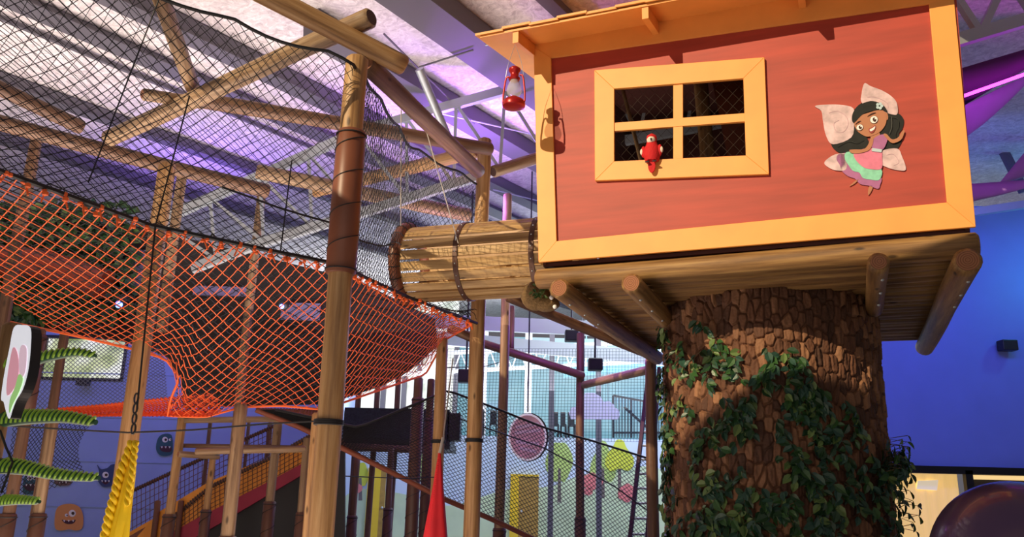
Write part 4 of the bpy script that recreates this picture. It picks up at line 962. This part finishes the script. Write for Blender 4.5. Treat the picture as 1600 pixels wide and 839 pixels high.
for x in (562, 590, 622):
    p = at(x, 600, 13.1); log('upright', (p.x, p.y, 0), (p.x, p.y, 4.2), .045, .045, WOODR, parent=bal)
p = at(709, 668, 13.2); mb = MB(); mb.box(p, (.22, .4, .42)); tag(mb.build('equipment_box', BLACK, bevel=.01), 'black box seen between the red hammock and the tunnel post', 'box')
# dark panel added to darken the gaps in the orange net; foliage, red bolster
TW = 10.6
mb = MB(); c0 = at(-60, 300, TW); c1 = at(590, 300, TW); zl = at(200, 515, TW).z; zh = at(300, 345, TW).z
backing = empty('dark_backdrop', ((c0.x + c1.x) / 2, TW, zl), 'near black backdrop panel added as shade behind the orange net', 'backdrop')
mb.plate([at(x, y, TW) for x, y in ((-60, 310), (200, 352), (420, 405), (560, 440), (680, 500), (685, 540), (640, 580), (600, 602), (510, 632), (380, 634), (292, 638), (285, 590), (262, 558), (200, 535), (-60, 500))], (0, -1, 0), .08); mb.build('backing_panel', plain('near_black_backing', (.020, .014, .014), .7, var=.3, scale=5), backing, world=True)  # near-black sheet put in for the shade behind the net
mb = MB(); mb.tube([at(-60, 402, TW - .5), at(60, 410, TW - .5), at(165, 445, TW - .5)], .19, 12); tag(mb.build('bolster', plain('red_vinyl', (.22, .03, .012), .5), smooth=True), 'long dark red bolster seen through the left of the orange net', 'bolster')
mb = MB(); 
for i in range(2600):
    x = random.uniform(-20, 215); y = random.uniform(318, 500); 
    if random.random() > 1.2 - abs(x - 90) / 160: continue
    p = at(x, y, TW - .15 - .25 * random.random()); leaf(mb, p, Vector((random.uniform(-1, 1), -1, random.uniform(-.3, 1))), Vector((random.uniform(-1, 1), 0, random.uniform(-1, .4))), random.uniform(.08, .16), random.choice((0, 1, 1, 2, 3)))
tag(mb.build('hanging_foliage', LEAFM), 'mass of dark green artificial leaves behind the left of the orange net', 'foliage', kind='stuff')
LIL = plain('lilac_lit_panel', (.20, .18, .38), .6)
for x, y, w, h, lb in ((345, 455, .7, .12, 'pale lilac board seen through the middle of the orange net'), (470, 487, .5, .22, 'small pale board seen through the right of the orange net'), (220, 420, .16, .5, 'narrow pale upright board right of the hanging foliage')):
    p = at(x, y, TW - .11); mb = MB(); mb.box(p, (w, .05, h)); tag(mb.build('pale_board', LIL), lb, 'board')
for x, y, lb in ((187, 475, 'bright blue spotlight glowing through the left of the orange net'), (441, 478, 'small blue spotlight glowing through the centre of the orange net')):
    p = at(x, y, TW - .6); s_ = empty('spotlight', p, lb, 'light', 'blue stage spotlights'); mb = MB(); mb.lathe([(.05, 0), (.07, .02), (.07, .14), (.04, .16)], n=16, M=Vector((0, .75, .55)).to_track_quat('Z', 'Y').to_matrix()); mb.build('housing', BLACK, s_, True)
    k = .045 if x < 200 else .03
    mb = MB(); mb.ball((0, -.02, -.01), k, 12); mb.build('lens', plain('blue_led', (.4, .5, 1), .3, emit=(.12, .2, 1), es=6), s_, True)
    mb = MB(); mb.tube([(0, .1, .1), (0, .3, .12), (0, .45, .1)], .012, 5); mb.build('bracket', BLACK, s_)
# ================================================================== SLIDE
SY = 10.8
def slp(x, y, dy=0): return at(x, y, SY + dy)
sl = empty('slide', (slp(330, 800).x, SY + .5, 0), 'orange padded slide with dark red underside descending to the lower left', 'slide')
ORV = plain('orange_vinyl', (.78, .30, .03), .5, var=.1, scale=5); MAG = plain('crimson_vinyl', (.34, .015, .05), .55, var=.15, scale=4); WRAP = plain('brown_wrap', (.15, .06, .035), .7)
mb = MB(); mb.plate([slp(x, y) for x, y in ((205, 852), (250, 800), (330, 752), (430, 712), (500, 672), (500, 712), (430, 752), (300, 820), (205, 880))], (0, -1, 0), .05); mb.build('side_panel', ORV, sl, world=True)
mb = MB(); mb.plate([slp(x, y, -.02) for x, y in ((500, 710), (430, 748), (300, 815), (240, 850), (270, 860), (350, 815), (480, 738), (500, 724))], (0, -1, 0), .05); mb.build('lower_pad', MAG, sl, world=True)
mb = MB(); A_ = [slp(x, y) for x, y in ((180, 850), (330, 765), (500, 690))]
for i in range(2):
    v_ = Vector((0, .9, 0)); mb.plate([A_[i], A_[i + 1], A_[i + 1] + v_, A_[i] + v_], (0, 0, 1), .05)
mb.build('chute', ORV, sl, world=True)
mb = MB(); mb.plate([slp(x, y, .12) for x, y in ((505, 725), (430, 765), (340, 820), (300, 845), (300, 900), (540, 900), (540, 700))], (0, -1, 0), .05); mb.build('under_panel', BLACK, sl, world=True)
for dy, pts in ((-.05, ((262, 815), (330, 760), (430, 712), (500, 672))), (.95, ((200, 770), (330, 710), (430, 665)))):
    P = [slp(x, y, dy) for x, y in pts]; mb = MB(); mb.tube(P, .022, 8); h_ = mb.build('handrail', WRAP, sl, True, world=True)
    f__ = poly(P); mb = MB()
    for i in range(60):
        c_ = f__(i / 60); d_ = f__(i / 60 + .004) - c_; d_.normalize(); u_ = d_.orthogonal().normalized(); w_ = d_.cross(u_)
        mb.tube([c_ + (u_ * math.cos(2 * PI * k / 8) + w_ * math.sin(2 * PI * k / 8)) * .028 for k in range(8)], .006, 3, closed=True)
    mb.build('rope_wrap', BLACK, h_, world=True)
for dy, up_, dn_ in ((-.06, ((262, 812), (330, 760), (430, 712), (500, 672)), ((262, 850), (330, 800), (430, 752), (500, 714))), (.95, ((200, 772), (330, 712), (430, 667)), ((200, 840), (330, 765), (430, 715)))):
    fu = poly([slp(x, y, dy) for x, y in up_]); fd_ = poly([slp(x, y, dy) for x, y in dn_]); net('side_net', lambda u, v: fu(u).lerp(fd_(u), v), 34, 6, .005, WRAP, parent=sl, diamond=False)
for x, y in ((283, 782), (247, 782)):
    p = slp(x, y, -.1); log('wrapped_post', (p.x, p.y, 0), p, .035, .035, WRAP, parent=sl, end=BLACK)
# ================================================================== HANGING FABRICS, CABLES
sw = empty('fabric_swing', at(210, 684, 4.95), 'yellow fabric swing with a twisted edge hanging in the lower left', 'swing')
def strip(fnL, fnR, n, name, mat, parent, bulge=.05):
    mb = MB(); vs = []; fs = []; M_ = 8
    for i in range(n + 1):
        t = i / n; l = fnL(t); r_ = fnR(t)
        for j in range(M_ + 1):
            s_ = j / M_; p = l.lerp(r_, s_); w = (r_ - l).length; vs.append(p + Vector((0, -bulge * math.sin(PI * s_) * min(1, w * 6) + .012 * math.sin(s_ * 16 + t * 3) * min(1, w * 6), 0)))
    for i in range(n):
        for j in range(M_): a_ = i * (M_ + 1) + j; fs.append((a_, a_ + 1, a_ + M_ + 2, a_ + M_ + 1))
    mb.add(vs, fs); o = mb.build(name, mat, parent, True, world=True); sd = o.modifiers.new('thickness', 'SOLIDIFY'); sd.thickness = .012; return o
d_ = 4.95
strip(poly([at(208, 690, d_), at(196, 740, d_), at(180, 800, d_), at(158, 880, d_)]), poly([at(214, 690, d_), at(213, 740, d_), at(206, 800, d_), at(196, 880, d_)]), 20, 'fabric', YEL, sw)
mb = MB(); fz = poly([at(207, 690, d_ - .03), at(188, 740, d_ - .03), at(172, 800, d_ - .03), at(155, 880, d_ - .03)])
for s_ in (0, PI):
    mb.tube([fz(i / 90) + Vector((.014 * math.cos(i * .55 + s_), .014 * math.sin(i * .55 + s_), 0)) for i in range(91)], .015, 7)
fz2 = poly([at(212, 690, d_ - .04), at(206, 740, d_ - .05), at(198, 790, d_ - .05)])
for s_ in (0, PI):
    mb.tube([fz2(i / 50) + Vector((.010 * math.cos(i * .55 + s_), .010 * math.sin(i * .55 + s_), 0)) for i in range(51)], .011, 7)
mb.build('twisted_edge', YEL, sw, True, world=True)
mb = MB(); cc = at(210, 676, d_)
for k in range(4): c_ = at(213 - k * 1.5, 622 + k * 16, d_); mb.tube([c_ + Vector((.012 * math.cos(2 * PI * j / 10), 0, .03 * math.sin(2 * PI * j / 10))) for j in range(10)], .006, 5, closed=True)
mb.build('hook', BLACK, sw, world=True)
cable('tension_cable', [at(-40, 662, 5.4), at(120, 672, 5.4), at(200, 676, 5.35), at(300, 672, 5.4), at(420, 662, 5.5), at(512, 657, 5.58)], .006, CORD, 'thin black cable stretched from the left edge to the tall front post', 'cable')
cable('tension_cable', [at(540, 744, 8.4), at(640, 748, 9), at(690, 745, 9.3)], .006, CORD, 'thin dark cable low behind the tall front post', 'cable')
cable('tension_cable', [at(694, 575, 9.5), at(760, 572, 10.5), at(800, 560, 12)], .006, CORD, 'thin cable high between the hammock post and the rear', 'cable')
hm = empty('hanging_hammock', at(687, 708, 6.6), 'closed red fabric hammock hanging like a cone right of the tall post', 'hammock')
prof = [at(687, y, 6.6).z for y in (710, 730, 760, 800, 839, 900, 960)]
mb = MB(); zc = prof[0]; cx_ = at(687, 708, 6.6)
pr_ = [(.008, 0), (.022, -.10), (.040, -.26), (.066, -.46), (.092, -.66), (.12, -.95), (.13, -1.2), (.09, -1.42), (.02, -1.5)]
vs = []; n = 28
for r_, z_ in pr_:
    for k in range(n):
        q = 2 * PI * k / n; rr_ = r_ * (1 + .12 * math.sin(5 * q + z_ * 2)); vs.append((rr_ * math.cos(q), rr_ * .8 * math.sin(q), z_))
mb.add(vs, [(i * n + k, (i + 1) * n + k, (i + 1) * n + (k + 1) % n, i * n + (k + 1) % n) for i in range(len(pr_) - 1) for k in range(n)] + [tuple((len(pr_) - 1) * n + k for k in range(n))]); mb.build('fabric', REDF, hm, True)
mb = MB()
for i in range(60):
    t = i / 60; z_ = -1.0 * t; r_ = .012 + .11 * t
    mb.tube([(-r_ * .55 + .006, -r_ * .72, z_), (-r_ * .55 - .006, -r_ * .74, z_ - .008)], .005, 4)
mb.build('stitching', plain('bright_red_cord', (.8, .03, .03), .6), hm)
mb = MB(); mb.tube([(0, 0, 0), (.01, 0, .05), (.02, .02, .12)], .012, 6); mb.tube([(.02, .02, .1), (.03, .6, at(691, 560, 7.2).z - cx_.z)], .006, 5); mb.build('hanging_rope', ROPE, hm, True)
# ================================================================== LEFT EDGE: palm-like branches, petal sign, monsters
tp = at(8, 600, 4.3); tree = empty('branch_tree', (tp.x - .02, tp.y, 0), 'wooden trunk at the left edge carrying four striped green branches', 'artificial tree')
log('trunk', (tp.x - .02, tp.y, 0), (tp.x - .02, tp.y, at(8, 505, 4.3).z), .062, .055, WOODD, parent=tree)
GN = plain('dark_green_padding', (.02, .10, .05), .5); GS = plain('lime_fringe', (.36, .66, .06), .5)
def branch(pix, r0, r1, Y0, Y1, lb=None):
    n = len(pix); P = [at(x, y, Y0 + (Y1 - Y0) * i / (n - 1)) for i, (x, y) in enumerate(pix)]; P = smooth_pts(P, 8, closed=False); K = len(P)
    mb = MB(); mb.tube(P, [max(.008, (r0 + (r1 - r0) * i / (K - 1))) * (1 if i < K - 2 else .6) for i in range(K)], 12); b_ = mb.build('branch', GN, tree, True, world=True)
    mb = MB(); f__ = poly(P); Lt = sum((P[i + 1] - P[i]).length for i in range(K - 1)); m_ = int(Lt / .030)
    for i in range(1, m_):
        t = i / m_; c_ = f__(t); d_ = (f__(min(1, t + .01)) - f__(max(0, t - .01))).normalized(); u_ = Vector((0, 0, 1)); u_ = (u_ - d_ * u_.dot(d_)).normalized(); w_ = d_.cross(u_); r_ = (r0 + (r1 - r0) * t) + .003
        mb.tube([c_ + (u_ * math.cos(q) + w_ * math.sin(q)) * r_ + d_ * (.022 * math.sin(q * 1.0 + .8)) for q in [-2.2 + 4.4 * k / 8 for k in range(9)]], .0065, 4)
    mb.build('fringe', GS, b_, world=True)
branch([(5, 572), (40, 566), (80, 556), (120, 551), (150, 556)], .040, .014, 4.3, 4.2)
branch([(5, 655), (50, 652), (100, 652), (150, 660)], .042, .022, 4.3, 4.1)
branch([(0, 728), (40, 732), (90, 742), (155, 747)], .040, .018, 4.3, 4.1)
branch([(0, 783), (30, 782), (62, 784)], .026, .014, 4.3, 4.1)
cable('tie_rope', [at(0, 672, 4.2), at(10, 700, 4.2), at(20, 722, 4.2), at(2, 770, 4.2)], .006, CORD, 'black rope tied round the lower green branches', 'rope')
# petal lightbox sign
sg_ = empty('petal_sign', at(25, 650, 3.6), 'white petal shaped light box with pink flower print and thick black side', 'sign')
fpts = [(23, 512), (36, 508), (48, 513), (48, 545), (44, 580), (36, 608), (26, 625), (20, 640), (15, 654), (10, 640), (7, 628), (3, 622), (8, 585), (16, 545)]
nS = Vector((.72, -.69, 0)).normalized(); 
def sp(x, y, off=0): return onp(x, y, at(25, 580, 3.6) + nS * off, nS)
nS = Vector((-.55, -.83, 0)).normalized()
mb = MB(); mb.plate(smooth_pts([sp(*p) for p in fpts], 4), -nS, .045); mb.build('side_shell', BLACK, sg_, world=True)
mb = MB(); mb.plate(smooth_pts([sp(*p, .001) for p in fpts], 4), nS, .004); mb.build('face', plain('lit_white_acrylic', (.85, .85, .88), .3, emit=(.8, .85, .95), es=.55), sg_, world=True)
def sface(pts, col, l, nm):
    mb = MB(); mb.plate(smooth_pts([sp(*p, .006 + l * .002) for p in pts], 4), nS, .002); mb.build(nm, col, sg_, world=True)
PKS = plain('soft_pink_print', (.85, .42, .52), .4, emit=(.85, .4, .5), es=.35); PLS = plain('pale_pink_print', (.88, .70, .80), .4, emit=(.85, .6, .75), es=.4); GNS = plain('spring_green_print', (.45, .80, .30), .4, emit=(.4, .8, .25), es=.35)
sface([(20, 545), (27, 550), (30, 575), (26, 600), (12, 618), (12, 590)], PKS, 0, 'petal_print'); sface([(34, 540), (42, 545), (40, 580), (32, 590), (30, 560)], PLS, 0, 'petal_print'); sface([(30, 585), (36, 592), (30, 612), (20, 632), (15, 645), (16, 625), (24, 605)], GNS, 1, 'leaf_print')
# monsters painted on the left wall
def mon(name, cx, cy, shape, col, label, eyes, mouth, extra=()):
    o = empty(name, at(cx, cy, LY - .02), label, 'wall decal', 'monster decals on the left wall')
    def pl_(pts, mat, l, nm, par=o, sm=True):
        P = [at(x, y, LY - .016 - .006 * l) for x, y in pts]; P = smooth_pts(P, 4) if sm else P
        mb = MB(); mb.plate(P, (0, -1, 0), .005); return mb.build(nm, mat, par, world=True)
    pl_(shape, col, 0, 'body')
    for nm, pts, mt in extra: pl_(pts, mt, 1, nm)
    for ex, ey, r_ in eyes:
        e_ = pl_([(ex + r_ * math.cos(q), ey + r_ * math.sin(q)) for q in [2 * PI * i / 12 for i in range(12)]], EW, 1, 'eye', sm=False); pl_([(ex + 1 + r_ * .45 * math.cos(q), ey + r_ * .45 * math.sin(q)) for q in [2 * PI * i / 10 for i in range(10)]], EB, 2, 'pupil', e_, False)
    m_ = pl_(mouth, plain('dark_mouth', (.06, .01, .03), .6), 1, 'mouth'); x0 = min(p[0] for p in mouth); x1 = max(p[0] for p in mouth); y0 = min(p[1] for p in mouth)
    k = 3
    for i in range(k):
        xa = x0 + (x1 - x0) * (i + .25) / k; w_ = (x1 - x0) / k * .5; pl_([(xa, y0 + .5), (xa + w_, y0 + .5), (xa + w_ / 2, y0 + 3.5)], EW, 2, 'tooth', m_, False)
OM = plain('orange_monster_paint', (.72, .30, .09), .6); BM = plain('blue_monster_paint', (.035, .06, .16), .6); TM = plain('teal_monster_paint', (.025, .10, .13), .6); LH = plain('pale_horn_paint', (.12, .18, .34), .6)
mon('monster_decal', 107, 808, [(86, 824), (87, 800), (94, 790), (110, 787), (124, 792), (130, 806), (129, 824), (120, 829), (108, 827), (95, 829)], OM, 'orange furry monster decal near the bottom of the left wall', ((113, 802, 5.5), (104, 805, 2.5)), [(97, 812), (108, 814), (118, 812), (114, 818), (103, 818)])
mon('monster_decal', 165, 744, [(152, 726), (158, 733), (168, 731), (174, 726), (182, 728), (182, 755), (172, 760), (160, 760), (152, 748), (155, 738)], BM, 'dark blue horned one eyed monster decal beside the yellow swing', ((165, 742, 5),), [(157, 750), (165, 753), (173, 750), (165, 757)])
mon('monster_decal', 258, 694, [(244, 702), (247, 685), (256, 678), (268, 680), (270, 698), (268, 710), (252, 712)], TM, 'dark teal toothy monster decal left of the slide frame', ((258, 687, 4.5), (266, 687, 2)), [(250, 698), (260, 697), (268, 699), (266, 706), (253, 705)])
mon('monster_decal', 48, 757, [(36, 768), (38, 746), (48, 740), (58, 745), (60, 765), (54, 772), (42, 772)], TM, 'dark teal toothy monster decal behind the sleeved post pair', ((46, 747, 4), (54, 747, 3)), [(38, 758), (48, 756), (58, 758), (55, 766), (42, 766)])
mon('monster_decal', 98, 752, [(86, 756), (86, 742), (92, 738), (104, 738), (111, 742), (111, 756), (100, 759)], plain('brown_monster_paint', (.16, .09, .08), .6), 'small brown square monster decal under the green branches', ((98, 745, 3),), [(91, 752), (98, 753), (106, 752), (98, 756)])
p = at(130, 597, LY - .15); mb = MB(); mb.box(p, (.19, .14, .12)); mb.box(p + Vector((0, .1, .02)), (.05, .1, .05)); tag(mb.build('floodlight', BLACK, bevel=.01), 'small black floodlight fixed under the garden window', 'light')
# ================================================================== HALL PROPS
# round hanging sign
RSY = 13.0; rc_ = at(824, 683, RSY); rs = empty('round_sign', rc_, 'round pinkish sign with a white rim hanging over the ochre door', 'sign')
def disc(cx, cy, rx, ry, n=36): return [at(cx + rx * math.cos(2 * PI * i / n), cy + ry * math.sin(2 * PI * i / n), RSY) for i in range(n)]
mb = MB(); mb.plate([p + Vector((0, .12, 0)) for p in disc(826, 683, 31, 38)], (0, -1, 0), .12); mb.build('shell', BLACK, rs, world=True)
mb = MB(); mb.plate([p + Vector((0, -.005, 0)) for p in disc(824, 683, 30, 37)], (0, -1, 0), .006); mb.build('rim', plain('lit_white_rim', (.9, .9, .9), .4, emit=(.9, .9, .95), es=.3), rs, world=True)
mb = MB(); mb.plate([p + Vector((0, -.013, 0)) for p in disc(824, 683, 27, 34)], (0, -1, 0), .006); mb.build('face', plain('pink_print', (.85, .58, .48), .5, var=.2, scale=5), rs, world=True)
mb = MB()
for k, (x0, y0, x1, y1) in enumerate(((806, 668, 842, 662), (804, 676, 845, 672), (806, 690, 842, 694), (812, 700, 838, 706))): bar(mb, at(x0, y0, RSY - .022), at(x1, y1, RSY - .022), .006, .05)
mb.build('face_stripe', plain('pale_stripe', (.92, .80, .74), .5), rs, world=True)
mb = MB(); mb.tube([rc_ + Vector((0, 0, .38)), Vector((rc_.x, rc_.y, cz(rc_.x, rc_.y)))], .012, 6); mb.build('hanging_rod', BLACK, rs, world=True)
# cloud cutout
CY = 18.5; cl = [(892, 655), (889, 645), (893, 637), (902, 635), (905, 622), (915, 614), (928, 614), (938, 620), (943, 628), (952, 627), (959, 633), (960, 637), (966, 640), (968, 648), (965, 656)]
mb = MB(); mb.plate([at(*p, CY) for p in (cl[:1] + [c for c in cl[1:-1]] + cl[-1:])], (0, -1, 0), .05)
co = mb.build('cloud_cutout', plain('lilac_white_board', (.72, .70, .90), .6)); tag(co, 'white cloud shaped board hanging in front of the teal wall', 'cloud cutout')
mb = MB(); 
for x in (910, 950): mb.tube([at(x, 622 if x < 930 else 630, CY - .02), at(x, 622, CY - .02) + Vector((0, 0, 2.3))], .006, 5)
mb.build('hanging_wire', STEELG, co, world=True)
# mezzanine railing
RLY = 21.1; r0 = at(958, 618, RLY); r1 = at(1045, 634, RLY); ml = empty('metal_railing', (r0.x, RLY, mz), 'dark metal railing with thin bars on the mezzanine near the ladder', 'railing')
mb = MB(); bar(mb, r0, r1, .05, .05); bar(mb, at(958, 676, RLY), at(1045, 676, RLY), .05, .05); mb.build('rail', BLACK, ml, world=True)
mb = MB()
for i in range(19): x = 958 + i * 4.7; mb.tube([at(x, 618 + i * .85, RLY), at(x, 684, RLY)], .012 if i % 6 else .03, 5)
mb.build('bars', BLACK, ml, world=True)
mb = MB(); bar(mb, at(975, 636, RLY - .1), at(1020, 676, RLY - .1), .04, .06); mb.build('stair_rail', BLACK, ml, world=True)
for i, (x, w) in enumerate(((748, 16), (770, 12), (868, 10), (880, 9), (893, 12))):
    a_ = at(x, 684, MY + .5); w_ = w * MY / F; c_ = empty('stacking_chair', (a_.x, a_.y, mz), ['dark chair left of the tunnel post on the mezzanine', 'dark chair right of the tunnel post on the mezzanine', 'left dark chair beside the round sign on the mezzanine', 'middle dark chair beside the round sign on the mezzanine', 'right dark chair beside the cloud on the mezzanine'][i], 'chair', 'chairs on the mezzanine')
    mb = MB(); mb.box((0, -.02, .34), (w_ * .9, .35, .05)); mb.build('seat', BLACK, c_); mb = MB(); mb.box((0, .16, .52), (w_ * .9, .04, .34)); mb.build('backrest', BLACK, c_, bevel=.01)
    for sx in (-1, 1):
        for sy in (-1, 1): mb = MB(); mb.box((sx * w_ * .4, sy * .15, .17), (.03, .03, .34)); mb.build('leg', BLACK, c_)
# ladder
la = empty('ladder', (at(1000, 839, 11.6).x, 11.6, 0), 'long narrow metal ladder leaning beside the bark trunk', 'ladder')
L0, L1 = at(1014, 575, 12.3), at(984, 845, 11.3); M0, M1 = at(1030, 575, 12.3), at(1011, 845, 11.3)
ext = .35
L1e = L1 + (L1 - L0) * ext; M1e = M1 + (M1 - M0) * ext; k = (0 - L1.z) / (L0.z - L1.z); L1e = L1.lerp(L0, k); M1e = M1.lerp(M0, k)
DR = plain('dark_red_metal', (.05, .02, .02), .5, .3)
for a_, b_ in ((L0, L1e), (M0, M1e)): mb = MB(); bar(mb, a_, b_, .05, .05); mb.build('rail', DR, la, world=True)
for i in range(1, 17): t = i / 17; mb = MB(); mb.tube([L0.lerp(L1e, t), M0.lerp(M1e, t)], .017, 6); mb.build('rung', STEEL, la, True, world=True)
# ceiling speakers on rods
for x, y, Y, lb in ((728, 588, 14, 'black speaker hanging left of the tunnel post'), (930, 570, 15, 'black speaker hanging above the cloud cutout'), (893, 525, 16, 'small black projector under the far white roof')):
    p = at(x, y, Y); h_ = empty('hanging_speaker', p, lb, 'speaker', 'speakers hanging in the rear hall'); mb = MB(); mb.box((0, 0, 0), (.26, .24, .22)); mb.build('cabinet', BLACK, h_, bevel=.02); mb = MB(); mb.tube([(0, 0, .1), (0, 0, cz(p.x, p.y) - p.z)], .018, 6); mb.build('rod', BLACK, h_)
# small moss patch with flower lights on the platform corner
mp_ = at(848, 462, 6.95); ms_ = empty('moss_nest', mp_, 'brown moss pad with small green leaves tucked at the platform corner', 'decoration')
MOS = plain('brown_moss', (.20, .12, .045), .9, bump=.6, scale=50, var=.3)
mb = MB(); mb.ball((-.06, .02, 0), (.13, .12, .13), 18); mb.ball((.03, .0, -.07), (.12, .1, .07), 16); mb.build('moss', MOS, ms_, True)
mb = MB()
for i in range(26): leaf(mb, Vector((-.03 + random.gauss(0, .03), -.12, .0 + random.gauss(0, .03))), Vector((0, -1, .3)), Vector((random.uniform(-1, 1), -.2, random.uniform(-1, 1))), .045, random.choice((1, 2)))
mb.build('leaves', LEAFM, ms_)
mb = MB()
for x, z in ((.07, -.04), (.10, -.12), (-.04, .09)): mb = MB(); mb.ball((x, -.11, z), .02, 8); mb.build('bud', WHITE, ms_, True)
